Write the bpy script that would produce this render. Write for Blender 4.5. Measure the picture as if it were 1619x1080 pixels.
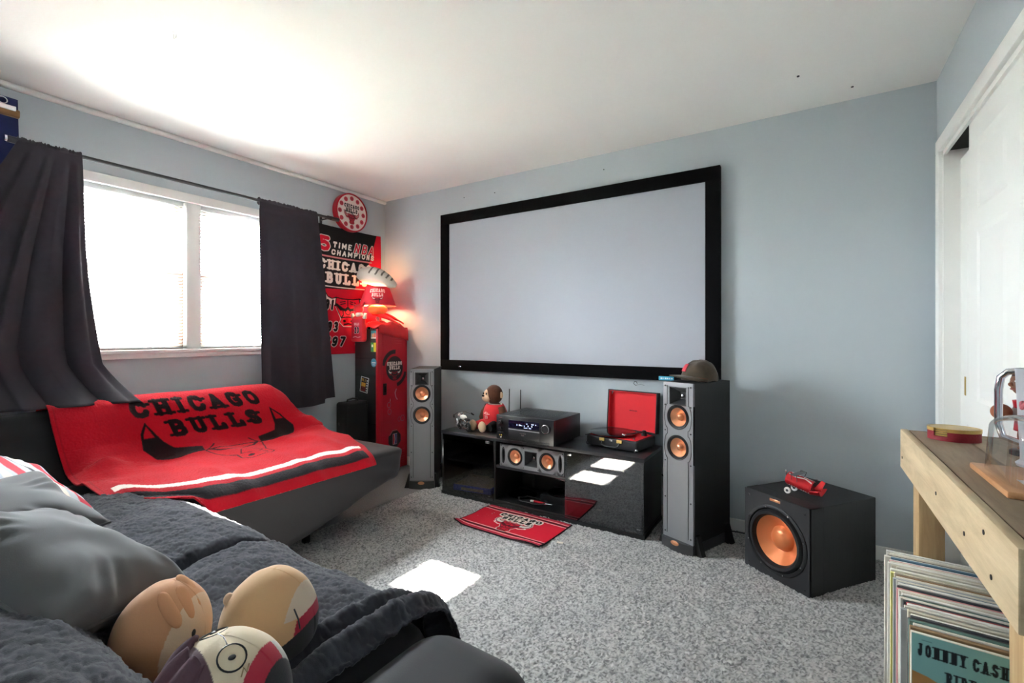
import bpy, bmesh, math, random
import numpy as np
from mathutils import Vector, Matrix, Euler, noise

for o in list(bpy.data.objects):
    bpy.data.objects.remove(o, do_unlink=True)
scene = bpy.context.scene
COL = scene.collection
PI = math.pi
R = math.radians
random.seed(7)
RNG = np.random.default_rng(11)


def lin(c, a=1.0):
    def f(x):
        x = x / 255.0
        return x / 12.92 if x <= 0.04045 else ((x + 0.055) / 1.055) ** 2.4
    return (f(c[0]), f(c[1]), f(c[2]), a)


# ------------------------------------------------------------------ camera
cam_data = bpy.data.cameras.new('camera')
cam = bpy.data.objects.new('camera', cam_data)
COL.objects.link(cam)
cam.location = (3.387, -3.0955, 1.1724)
cam.rotation_euler = (PI / 2, 0, 0.5656)
cam_data.sensor_width = 36
cam_data.lens = 741.19 * 36 / 1619
cam_data.shift_y = -8.45 / 1619
cam_data.clip_start = 0.02
scene.camera = cam

# ------------------------------------------------------------------ world, sun, window light, exposure
world = bpy.data.worlds.new('world')
scene.world = world
world.use_nodes = True
bg = world.node_tree.nodes['Background']
bg.inputs[0].default_value = (0.86, 0.93, 1.0, 1)
bg.inputs[1].default_value = 30.0

sun_data = bpy.data.lights.new('sun_offscreen', 'SUN')
sun_data.energy = 32
sun_data.angle = R(0.53)
sun_data.color = (1.0, 0.95, 0.87)
sun = bpy.data.objects.new('sun_offscreen', sun_data)
COL.objects.link(sun)
sun.location = (-7, -1.6, 7)
sun.rotation_euler = Vector((1, .0, -.93)).to_track_quat('-Z', 'Y').to_euler()

por_data = bpy.data.lights.new('window_portal', 'AREA')
por_data.shape = 'RECTANGLE'
por_data.size = 0.98
por_data.size_y = 1.5
por_data.cycles.is_portal = True
por = bpy.data.objects.new('window_portal', por_data)
COL.objects.link(por)
por.location = (-0.16, -1.623, 1.565)
por.rotation_euler = (0, -PI / 2, 0)

scene.view_settings.view_transform = 'Standard'
scene.view_settings.look = 'None'
scene.view_settings.gamma = 1
scene.view_settings.use_curve_mapping = False
scene.view_settings.exposure = 3.1


# ------------------------------------------------------------------ materials
def newmat(name):
    m = bpy.data.materials.new(name)
    m.use_nodes = True
    nt = m.node_tree
    return m, nt, nt.nodes['Principled BSDF']


def mat(name, col, rough=0.5, metal=0.0, var=0.0, vs=6.0, bump=0.0, bs=150.0, spec=0.5,
        sheen=0.0, coat=0.0, vcol=False, trans=0.0, emit=None, es=0.0, stretch=None, bdist=0.002):
    m, nt, b = newmat(name)
    N, L = nt.nodes, nt.links
    b.inputs['Roughness'].default_value = rough
    b.inputs['Metallic'].default_value = metal
    b.inputs['Specular IOR Level'].default_value = spec
    if sheen:
        b.inputs['Sheen Weight'].default_value = sheen
        b.inputs['Sheen Roughness'].default_value = 0.5
    if coat:
        b.inputs['Coat Weight'].default_value = coat
        b.inputs['Coat Roughness'].default_value = 0.08
    if emit:
        b.inputs['Emission Color'].default_value = lin(emit)
        b.inputs['Emission Strength'].default_value = es
    tc = N.new('ShaderNodeTexCoord')
    src = tc.outputs['Object']
    if stretch:
        mp = N.new('ShaderNodeMapping')
        mp.inputs['Scale'].default_value = stretch
        L.new(src, mp.inputs[0])
        src = mp.outputs[0]
    c = lin(col)
    colsock = None
    if vcol:
        a = N.new('ShaderNodeVertexColor')
        a.layer_name = 'Col'
        colsock = a.outputs[0]
    if var:
        n = N.new('ShaderNodeTexNoise')
        n.inputs['Scale'].default_value = vs
        n.inputs['Detail'].default_value = 5
        L.new(src, n.inputs['Vector'])
        mr = N.new('ShaderNodeMapRange')
        mr.inputs['From Min'].default_value = 0.3
        mr.inputs['From Max'].default_value = 0.7
        mr.inputs['To Min'].default_value = 1 - var
        mr.inputs['To Max'].default_value = 1 + var
        L.new(n.outputs[0], mr.inputs[0])
        mx = N.new('ShaderNodeMix')
        mx.data_type = 'RGBA'
        mx.blend_type = 'MULTIPLY'
        mx.inputs[0].default_value = 1
        if colsock:
            L.new(colsock, mx.inputs[6])
        else:
            mx.inputs[6].default_value = c
        L.new(mr.outputs[0], mx.inputs[7])
        colsock = mx.outputs[2]
    if colsock:
        L.new(colsock, b.inputs['Base Color'])
    else:
        b.inputs['Base Color'].default_value = c
    if bump:
        n = N.new('ShaderNodeTexNoise')
        n.inputs['Scale'].default_value = bs
        n.inputs['Detail'].default_value = 3
        L.new(src, n.inputs['Vector'])
        bp = N.new('ShaderNodeBump')
        bp.inputs['Strength'].default_value = bump
        bp.inputs['Distance'].default_value = bdist
        L.new(n.outputs[0], bp.inputs['Height'])
        L.new(bp.outputs[0], b.inputs['Normal'])
    if trans:
        tr = N.new('ShaderNodeBsdfTranslucent')
        if colsock:
            L.new(colsock, tr.inputs[0])
        else:
            tr.inputs[0].default_value = c
        ms = N.new('ShaderNodeMixShader')
        ms.inputs[0].default_value = trans
        L.new(b.outputs[0], ms.inputs[1])
        L.new(tr.outputs[0], ms.inputs[2])
        L.new(ms.outputs[0], N['Material Output'].inputs[0])
    return m


def wood(name, c1, c2, scale=3.0, stretch=(1, 12, 12), rough=0.6, bump=0.25):
    m, nt, b = newmat(name)
    N, L = nt.nodes, nt.links
    tc = N.new('ShaderNodeTexCoord')
    mp = N.new('ShaderNodeMapping')
    mp.inputs['Scale'].default_value = stretch
    L.new(tc.outputs['Object'], mp.inputs[0])
    n = N.new('ShaderNodeTexNoise')
    n.inputs['Scale'].default_value = scale
    n.inputs['Detail'].default_value = 8
    n.inputs['Roughness'].default_value = 0.65
    n.inputs['Distortion'].default_value = 0.6
    L.new(mp.outputs[0], n.inputs['Vector'])
    r = N.new('ShaderNodeValToRGB')
    r.color_ramp.elements[0].position = 0.32
    r.color_ramp.elements[0].color = lin(c1)
    r.color_ramp.elements[1].position = 0.68
    r.color_ramp.elements[1].color = lin(c2)
    L.new(n.outputs[0], r.inputs[0])
    L.new(r.outputs[0], b.inputs['Base Color'])
    b.inputs['Roughness'].default_value = rough
    bp = N.new('ShaderNodeBump')
    bp.inputs['Strength'].default_value = bump
    bp.inputs['Distance'].default_value = 0.002
    L.new(n.outputs[0], bp.inputs['Height'])
    L.new(bp.outputs[0], b.inputs['Normal'])
    return m


def glass(name, tint=(1, 1, 1), refl=0.06, rough=0.0, edge=1.0):
    """thin pane: tinted see-through plus a fresnel mirror"""
    m = bpy.data.materials.new(name)
    m.use_nodes = True
    nt = m.node_tree
    N, L = nt.nodes, nt.links
    for n in list(N):
        if n.type != 'OUTPUT_MATERIAL':
            N.remove(n)
    t = N.new('ShaderNodeBsdfTransparent')
    t.inputs[0].default_value = (*tint, 1)
    g = N.new('ShaderNodeBsdfGlossy')
    g.inputs['Roughness'].default_value = rough
    fr = N.new('ShaderNodeLayerWeight')
    fr.inputs['Blend'].default_value = 0.25
    mr = N.new('ShaderNodeMapRange')
    mr.inputs['To Min'].default_value = refl
    mr.inputs['To Max'].default_value = min(1.0, refl + 0.6 * edge)
    L.new(fr.outputs['Fresnel'], mr.inputs[0])
    ms = N.new('ShaderNodeMixShader')
    L.new(mr.outputs[0], ms.inputs[0])
    L.new(t.outputs[0], ms.inputs[1])
    L.new(g.outputs[0], ms.inputs[2])
    L.new(ms.outputs[0], N['Material Output'].inputs[0])
    return m


MT = {}
MT['wall'] = mat('pale_blue_wall_paint', (186, 194, 199), 0.75, var=0.015, vs=2, bump=0.06, bs=220)
MT['ceil'] = mat('white_ceiling_paint', (240, 239, 236), 0.85, var=0.01, vs=2, bump=0.05, bs=160)
MT['trim'] = mat('white_trim_paint', (242, 241, 237), 0.4, var=0.01)
MT['door'] = mat('white_door_paint', (234, 234, 229), 0.75, spec=0.15, bump=0.03, bs=60, stretch=(8, 8, 1))
MT['carpet'] = mat('grey_carpet', (165, 163, 160), 0.95, vcol=True, bump=0.5, bs=900, spec=0.1, sheen=0.15)
MT['carpet_base'] = mat('carpet_backing', (140, 138, 136), 0.95, var=0.2, vs=120, bump=0.6, bs=300)
MT['dark'] = mat('dark_void', (40, 34, 30), 0.8)
MT['slat'] = mat('white_blind_slat', (240, 240, 238), 0.45, trans=0.25)
MT['blindpart'] = mat('white_blind_plastic', (240, 240, 238), 0.4)
MT['sash'] = wood('brown_sash_wood', (150, 106, 82), (176, 132, 104), 4, (12, 12, 1), 0.5)
MT['pane'] = glass('window_glass', (0.97, 0.98, 0.98), 0.04)
MT['ext'] = mat('exterior_ground', (98, 102, 90), 0.9, var=0.2, vs=2)
MT['eave'] = mat('white_eave_paint', (225, 225, 222), 0.6)
MT['rod'] = mat('grey_metal_rod', (62, 62, 66), 0.4, metal=0.5)
MT['silver'] = mat('silver_metal', (205, 205, 208), 0.25, metal=1.0)
MT['chrome'] = mat('chrome', (225, 225, 228), 0.08, metal=1.0)
MT['brass'] = mat('brass', (190, 160, 90), 0.3, metal=0.9)
MT['curtain'] = mat('charcoal_curtain', (58, 53, 61), 0.85, var=0.06, vs=30, bump=0.25, bs=500, sheen=0.06, trans=0.22)
MT['navy'] = mat('navy_cloth', (28, 36, 84), 0.85, var=0.12, vs=14, bump=0.3, bs=500)
MT['sofa'] = mat('black_stretch_cover', (36, 35, 38), 0.75, var=0.06, vs=4, bump=0.15, bs=500, sheen=0.08)
MT['throw'] = mat('charcoal_fleece', (66, 66, 74), 0.95, vcol=True, bump=0.5, bs=700, sheen=0.2, spec=0.1)
MT['fleece_print'] = mat('printed_fleece', (200, 20, 40), 0.9, vcol=True, var=0.05, vs=120, bump=0.5, bs=600, sheen=0.12, spec=0.15)
MT['cloth_print'] = mat('printed_cloth', (200, 20, 40), 0.8, vcol=True, bump=0.15, bs=500, spec=0.2)
MT['print'] = mat('flat_print', (255, 255, 255), 0.5, vcol=True, spec=0.3)
MT['door_print'] = mat('printed_red_metal', (255, 255, 255), 0.35, vcol=True, bump=0.04, bs=40)
MT['pillow'] = mat('grey_pillow_cotton', (84, 84, 85), 0.85, var=0.05, vs=20, bump=0.2, bs=500, sheen=0.15)
MT['velvet'] = mat('black_velvet', (9, 9, 11), 0.9, sheen=0.05, spec=0.1)
MT['screen'] = mat('grey_screen_fabric', (176, 180, 189), 0.8, spec=0.2)
MT['ash'] = wood('black_ash_vinyl', (12, 12, 13), (22, 22, 23), 6, (14, 14, 1), 0.55, 0.25)
MT['ash_top'] = wood('black_ash_board', (28, 28, 31), (46, 46, 50), 5, (2, 16, 16), 0.38, 0.2)
MT['baffle'] = mat('grey_baffle', (134, 134, 137), 0.42, metal=0.25, bump=0.08, bs=600)
MT['baffle_dk'] = mat('dark_grey_baffle', (60, 60, 62), 0.45, metal=0.2)
MT['black'] = mat('black_plastic', (18, 18, 20), 0.42)
MT['blackgloss'] = mat('black_gloss', (10, 10, 12), 0.12)
MT['rubber'] = mat('black_rubber', (26, 26, 28), 0.55)
MT['mugsilver'] = mat('brushed_silver', (196, 198, 204), 0.35, metal=0.45)
MT['copper'] = mat('spun_copper', (224, 158, 118), 0.30, metal=0.75)
MT['copper_sub'] = mat('spun_copper_sub', (226, 132, 80), 0.36, metal=0.35, coat=0.2)
MT['smoke'] = glass('smoked_glass', (0.58, 0.59, 0.62), 0.13, 0.0, 1.0)
MT['clear'] = glass('clear_acrylic', (0.95, 0.96, 0.96), 0.07, 0.02, 1.0)
MT['red'] = mat('red_enamel', (196, 22, 40), 0.35, var=0.03)
MT['redcloth'] = mat('red_cloth', (208, 26, 36), 0.85, var=0.08, vs=20, bump=0.3, bs=300, sheen=0.2)
MT['redlining'] = mat('red_lining', (222, 18, 34), 0.7)
MT['white'] = mat('white_plastic', (228, 226, 220), 0.5)
MT['whitecloth'] = mat('white_cloth', (222, 214, 200), 0.85, bump=0.3, bs=300)
MT['greyplush'] = mat('pale_grey_plush', (205, 198, 186), 0.9, vcol=True, bump=0.3, bs=250, sheen=0.2)
MT['orange'] = mat('orange_ball', (224, 150, 80), 0.6, bump=0.3, bs=300)
MT['brownplush'] = mat('brown_plush', (98, 56, 34), 0.95, var=0.15, vs=60, bump=0.6, bs=300, sheen=0.2)
MT['tanplush'] = mat('tan_plush', (214, 182, 150), 0.9, bump=0.3, bs=300, sheen=0.2)
MT['blackcloth'] = mat('black_cloth', (22, 22, 24), 0.9, bump=0.3, bs=400)
MT['capcloth'] = mat('brown_cap_twill', (78, 66, 52), 0.9, var=0.18, vs=30, bump=0.35, bs=400, sheen=0.15)
MT['plush'] = mat('plush_print', (255, 255, 255), 0.85, vcol=True, bump=0.15, bs=300, sheen=0.2)
MT['tablewood'] = wood('weathered_pine', (180, 158, 124), (216, 194, 158), 2.6, (9, 1.1, 9), 0.7, 0.3)
MT['tabletop'] = wood('weathered_pine_top', (126, 106, 84), (158, 136, 110), 2.6, (9, 1.1, 9), 0.65, 0.3)
MT['tableend'] = wood('pine_end_grain', (112, 92, 60), (136, 114, 80), 3, (3, 3, 12), 0.75, 0.3)
MT['legwood'] = wood('pale_pine', (166, 134, 92), (196, 166, 122), 3, (14, 14, 1.2), 0.65, 0.2)
MT['oak'] = wood('orange_oak', (182, 126, 82), (206, 152, 104), 4, (10, 1.4, 10), 0.45, 0.1)
MT['basket'] = mat('maroon_weave', (140, 22, 38), 0.6, bump=0.6, bs=200)
MT['clampwood'] = wood('dark_clamp_wood', (110, 72, 34), (150, 108, 60), 6, (10, 1, 10), 0.4, 0.1)
MT['gold'] = mat('gold_lacquer', (196, 164, 92), 0.35, metal=0.4)
MT['blue'] = mat('blue_board', (30, 48, 196), 0.5)
MT['tanboard'] = mat('tan_board', (168, 142, 104), 0.7, var=0.2, vs=30)
MT['case'] = mat('black_case_nylon', (22, 22, 24), 0.7, bump=0.2, bs=400)
MT['green'] = mat('green_plastic', (66, 150, 60), 0.5)
MT['cyan'] = mat('cyan_label', (60, 170, 205), 0.4)
MT['led'] = mat('display_digits', (210, 220, 255), 0.4, emit=(190, 205, 255), es=0.12)
MT['display'] = mat('display_glass', (14, 12, 34), 0.1)
MT['skin'] = mat('brown_figure_paint', (120, 76, 54), 0.5)
MT['hair'] = mat('black_figure_paint', (24, 22, 22), 0.6)
MT['can'] = mat('red_can_print', (255, 255, 255), 0.3, metal=0.45, vcol=True)
MT['canred'] = mat('red_can_metal', (198, 34, 40), 0.3, metal=0.5, bump=0.3, bs=60)
MT['shade'] = mat('red_lamp_shade', (214, 50, 66), 0.7, vcol=True, trans=0.10)
MT['shadelining'] = mat('cream_shade_lining', (250, 225, 180), 0.8, trans=0.3)
MT['label_paper'] = mat('white_card', (232, 228, 220), 0.7)
MT['yellow'] = mat('yellow_paint', (228, 190, 60), 0.4)


# ------------------------------------------------------------------ objects: properties
def tag(o, label=None, cat=None, group=None, kind=None):
    if label: o['label'] = label
    if cat: o['category'] = cat
    if group: o['group'] = group
    if kind: o['kind'] = kind
    return o


def thing(name, label, cat, loc=(0, 0, 0), rz=0.0, group=None, rot=None):
    o = bpy.data.objects.new(name, None)
    o.empty_display_size = 0.05
    COL.objects.link(o)
    o.location = loc
    o.rotation_euler = rot if rot else (0, 0, rz)
    return tag(o, label, cat, group)


def structure(name, loc=(0, 0, 0)):
    o = bpy.data.objects.new(name, None)
    o.empty_display_size = 0.05
    COL.objects.link(o)
    o.location = loc
    return tag(o, kind='structure')


def copy_tree(o, parent=None):
    c = o.copy()
    COL.objects.link(c)
    c.parent = parent
    for ch in list(o.children):
        copy_tree(ch, c)
    return c


# ------------------------------------------------------------------ mesh building
def Tr(x=0, y=0, z=0, rx=0, ry=0, rz=0, s=None):
    m = Matrix.Translation((x, y, z)) @ Euler((rx, ry, rz)).to_matrix().to_4x4()
    if s:
        m = m @ Matrix.Diagonal((*s, 1))
    return m


class MB:
    def __init__(self):
        self.v = []
        self.f = []

    def add(self, vs, fs, T=None):
        b = len(self.v)
        if T is not None:
            vs = [T @ Vector(p) for p in vs]
        self.v += [tuple(p) for p in vs]
        self.f += [tuple(i + b for i in f) for f in fs]
        return self

    def box(self, c, d, bev=0.0, rot=None, seg=2, T=None):
        M = Matrix.Translation(c)
        if rot:
            M = M @ Euler(rot).to_matrix().to_4x4()
        if T is not None:
            M = T @ M
        hx, hy, hz = d[0] / 2, d[1] / 2, d[2] / 2
        if bev <= 0:
            vs = [(sx * hx, sy * hy, sz * hz) for sz in (-1, 1) for sy in (-1, 1) for sx in (-1, 1)]
            fs = [(0, 2, 3, 1), (4, 5, 7, 6), (0, 1, 5, 4), (2, 6, 7, 3), (0, 4, 6, 2), (1, 3, 7, 5)]
            return self.add(vs, fs, M)
        bm = bmesh.new()
        bmesh.ops.create_cube(bm, size=1)
        bmesh.ops.scale(bm, vec=d, verts=bm.verts)
        bmesh.ops.bevel(bm, geom=list(bm.edges), offset=min(bev, min(d) * 0.49), segments=seg, profile=0.5,
                        affect='EDGES')
        bm.verts.index_update()
        self.add([v.co.copy() for v in bm.verts], [[v.index for v in f.verts] for f in bm.faces], M)
        bm.free()
        return self

    def span(self, x0, x1, y0, y1, z0, z1, bev=0.0, **k):
        return self.box(((x0 + x1) / 2, (y0 + y1) / 2, (z0 + z1) / 2), (abs(x1 - x0), abs(y1 - y0), abs(z1 - z0)), bev, **k)

    def prism(self, poly, z0, z1, T=None):
        n = len(poly)
        vs = [(x, y, z0) for x, y in poly] + [(x, y, z1) for x, y in poly]
        fs = [tuple(range(n - 1, -1, -1)), tuple(range(n, 2 * n))]
        fs += [(i, (i + 1) % n, n + (i + 1) % n, n + i) for i in range(n)]
        return self.add(vs, fs, T)

    def lathe(self, prof, n=32, T=None, sx=1.0, sy=1.0, caps=True):
        vs, fs = [], []
        m = len(prof)
        for r, z in prof:
            for k in range(n):
                a = 2 * PI * k / n
                vs.append((r * sx * math.cos(a), r * sy * math.sin(a), z))
        for i in range(m - 1):
            for k in range(n):
                k2 = (k + 1) % n
                fs.append((i * n + k, i * n + k2, (i + 1) * n + k2, (i + 1) * n + k))
        if caps and prof[0][0] > 1e-6:
            fs.append(tuple(range(n - 1, -1, -1)))
        if caps and prof[-1][0] > 1e-6:
            fs.append(tuple((m - 1) * n + k for k in range(n)))
        return self.add(vs, fs, T)

    def ring(self, prof, n=32, T=None):
        """closed profile loop revolved about z"""
        vs, fs = [], []
        m = len(prof)
        for r, z in prof:
            for k in range(n):
                a = 2 * PI * k / n
                vs.append((r * math.cos(a), r * math.sin(a), z))
        for i in range(m):
            i2 = (i + 1) % m
            for k in range(n):
                k2 = (k + 1) % n
                fs.append((i * n + k, i * n + k2, i2 * n + k2, i2 * n + k))
        return self.add(vs, fs, T)

    def tube(self, pts, r, n=8, closed=False, T=None):
        pts = [Vector(p) for p in pts]
        m = len(pts)
        rs = r if isinstance(r, (list, tuple)) else [r] * m
        vs, fs = [], []
        prev = None
        for i, p in enumerate(pts):
            if closed:
                t = pts[(i + 1) % m] - pts[i - 1]
            else:
                t = pts[min(i + 1, m - 1)] - pts[max(i - 1, 0)]
            t.normalize()
            if prev is None:
                up = Vector((0, 0, 1)) if abs(t.z) < 0.9 else Vector((1, 0, 0))
                a = t.cross(up).normalized()
            else:
                a = (prev - t * prev.dot(t)).normalized()
            prev = a
            b = t.cross(a)
            for k in range(n):
                an = 2 * PI * k / n
                vs.append(p + (a * math.cos(an) + b * math.sin(an)) * rs[i])
        for i in range(m if closed else m - 1):
            i2 = (i + 1) % m
            for k in range(n):
                k2 = (k + 1) % n
                fs.append((i * n + k, i * n + k2, i2 * n + k2, i2 * n + k))
        if not closed:
            fs.append(tuple(range(n - 1, -1, -1)))
            fs.append(tuple((m - 1) * n + k for k in range(n)))
        return self.add(vs, fs, T)

    def ball(self, c, r, nu=24, nv=14, fn=None, T=None):
        if not isinstance(r, (list, tuple)):
            r = (r, r, r)
        vs, fs = [], []
        for j in range(nv + 1):
            th = PI * j / nv
            for i in range(nu):
                a = 2 * PI * i / nu
                p = (math.sin(th) * math.cos(a), math.sin(th) * math.sin(a), math.cos(th))
                if fn:
                    p = fn(p)
                vs.append((c[0] + p[0] * r[0], c[1] + p[1] * r[1], c[2] + p[2] * r[2]))
        for j in range(nv):
            for i in range(nu):
                i2 = (i + 1) % nu
                fs.append((j * nu + i, (j + 1) * nu + i, (j + 1) * nu + i2, j * nu + i2))
        return self.add(vs, fs, T)

    def rbox(self, c, d, r, n=12, fn=None, k=4):
        """rounded box with a dense surface that fn may deform"""
        h = [x / 2 for x in d]

        def axis(hh):
            rr = min(r, hh * 0.98)
            a = [-hh + rr * (1 - math.cos(i / k * PI / 2)) * 1.0 for i in range(k + 1)]
            mid = [(-hh + rr) + (2 * hh - 2 * rr) * i / n for i in range(1, n)]
            return a + mid + [-q for q in reversed(a)]
        ax = [axis(q) for q in h]
        for fixed in range(3):
            u, w = [q for q in range(3) if q != fixed]
            for sgn in (-1, 1):
                vs, fs = [], []
                nu, nw = len(ax[u]), len(ax[w])
                for a in ax[u]:
                    for b in ax[w]:
                        p = [0, 0, 0]
                        p[fixed] = sgn * h[fixed]
                        p[u] = a
                        p[w] = b
                        inn = [max(-(h[q] - min(r, h[q] * 0.98)), min(h[q] - min(r, h[q] * 0.98), p[q])) for q in range(3)]
                        dv = Vector([p[q] - inn[q] for q in range(3)])
                        rr = min(r, min(h) * 0.98)
                        if dv.length > 1e-9:
                            dv = dv.normalized() * rr
                        q3 = Vector(inn) + dv + Vector(c)
                        vs.append(fn(q3) if fn else q3)
                for i in range(nu - 1):
                    for j in range(nw - 1):
                        q = (i * nw + j, (i + 1) * nw + j, (i + 1) * nw + j + 1, i * nw + j + 1)
                        flip = (sgn > 0) == (fixed == 1)
                        fs.append(q[::-1] if flip else q)
                self.add(vs, fs)
        return self

    def grid(self, fn, nu, nv, wrap=False):
        vs = [fn(i / (nu if wrap else nu - 1), j / (nv - 1)) for j in range(nv) for i in range(nu)]
        fs = []
        for j in range(nv - 1):
            for i in range(nu if wrap else nu - 1):
                i2 = (i + 1) % nu
                fs.append((j * nu + i, j * nu + i2, (j + 1) * nu + i2, (j + 1) * nu + i))
        return self.add(vs, fs)

    def build(self, name, m, parent=None, smooth=True, ang=38, loc=None, rot=None, label=None, solid=0.0, weld=True,
              colfn=None):
        me = bpy.data.meshes.new(name)
        me.from_pydata(self.v, [], self.f)
        if weld or smooth:
            bm = bmesh.new()
            bm.from_mesh(me)
            if weld:
                bmesh.ops.remove_doubles(bm, verts=bm.verts, dist=1e-5)
            bmesh.ops.recalc_face_normals(bm, faces=bm.faces)
            bm.to_mesh(me)
            bm.free()
        if smooth:
            me.polygons.foreach_set('use_smooth', [True] * len(me.polygons))
            me.set_sharp_from_angle(angle=R(ang))
        if colfn:
            at = me.color_attributes.new('Col', 'FLOAT_COLOR', 'POINT')
            at.data.foreach_set('color', [q for v in me.vertices for q in lin(colfn(v.co))])
        me.materials.append(m if not isinstance(m, str) else MT[m])
        o = bpy.data.objects.new(name, me)
        COL.objects.link(o)
        o.parent = parent
        if loc: o.location = loc
        if rot: o.rotation_euler = rot
        if label: o['label'] = label
        if solid:
            md = o.modifiers.new('thickness', 'SOLIDIFY')
            md.thickness = solid
            md.offset = 0
        return o


def npgrid(name, P, m, parent=None, col=None, solid=0.0, offset=-1.0, mask=None, smooth=True, flip=False):
    """P: (nv, nu, 3) points -> one grid mesh, col: (nv, nu, 3) linear colours"""
    nv, nu, _ = P.shape
    me = bpy.data.meshes.new(name)
    me.vertices.add(nu * nv)
    me.vertices.foreach_set('co', np.ascontiguousarray(P, dtype=np.float32).ravel())
    j, i = np.meshgrid(np.arange(nv - 1), np.arange(nu - 1), indexing='ij')
    a = j * nu + i
    q = np.stack([a, a + 1, a + nu + 1, a + nu], -1).reshape(-1, 4)
    if flip:
        q = q[:, ::-1]
    if mask is not None:
        q = q[mask[:-1, :-1].ravel()]
    nf = len(q)
    me.loops.add(nf * 4)
    me.loops.foreach_set('vertex_index', np.ascontiguousarray(q, dtype=np.int32).ravel())
    me.polygons.add(nf)
    me.polygons.foreach_set('loop_start', np.arange(nf, dtype=np.int32) * 4)
    me.update(calc_edges=True)
    me.validate()
    if smooth:
        me.polygons.foreach_set('use_smooth', np.ones(nf, dtype=bool))
    if col is not None:
        at = me.color_attributes.new('Col', 'FLOAT_COLOR', 'POINT')
        c4 = np.ones((nv, nu, 4), dtype=np.float32)
        c4[..., :3] = col
        at.data.foreach_set('color', c4.ravel())
    if mask is not None:
        bm = bmesh.new()
        bm.from_mesh(me)
        bmesh.ops.delete(bm, geom=[v for v in bm.verts if not v.link_faces], context='VERTS')
        bm.to_mesh(me)
        bm.free()
    me.materials.append(MT[m] if isinstance(m, str) else m)
    o = bpy.data.objects.new(name, me)
    COL.objects.link(o)
    o.parent = parent
    if solid:
        md = o.modifiers.new('thickness', 'SOLIDIFY')
        md.thickness = solid
        md.offset = offset
    return o


def vnoise(nx, ny, cx, cy, seed=0):
    """smooth value noise array (ny, nx) with about cx by cy cells, range -1..1"""
    r = np.random.default_rng(seed)
    g = r.uniform(-1, 1, (cy + 3, cx + 3))
    x = np.linspace(0, cx, nx)
    y = np.linspace(0, cy, ny)
    xi = x.astype(int)
    yi = y.astype(int)
    fx = x - xi
    fy = y - yi
    fx = fx * fx * (3 - 2 * fx)
    fy = fy * fy * (3 - 2 * fy)
    A = g[np.ix_(yi, xi)]
    B = g[np.ix_(yi, xi + 1)]
    C = g[np.ix_(yi + 1, xi)]
    D = g[np.ix_(yi + 1, xi + 1)]
    return (A * (1 - fx) + B * fx) * (1 - fy)[:, None] + (C * (1 - fx) + D * fx) * fy[:, None]


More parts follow.
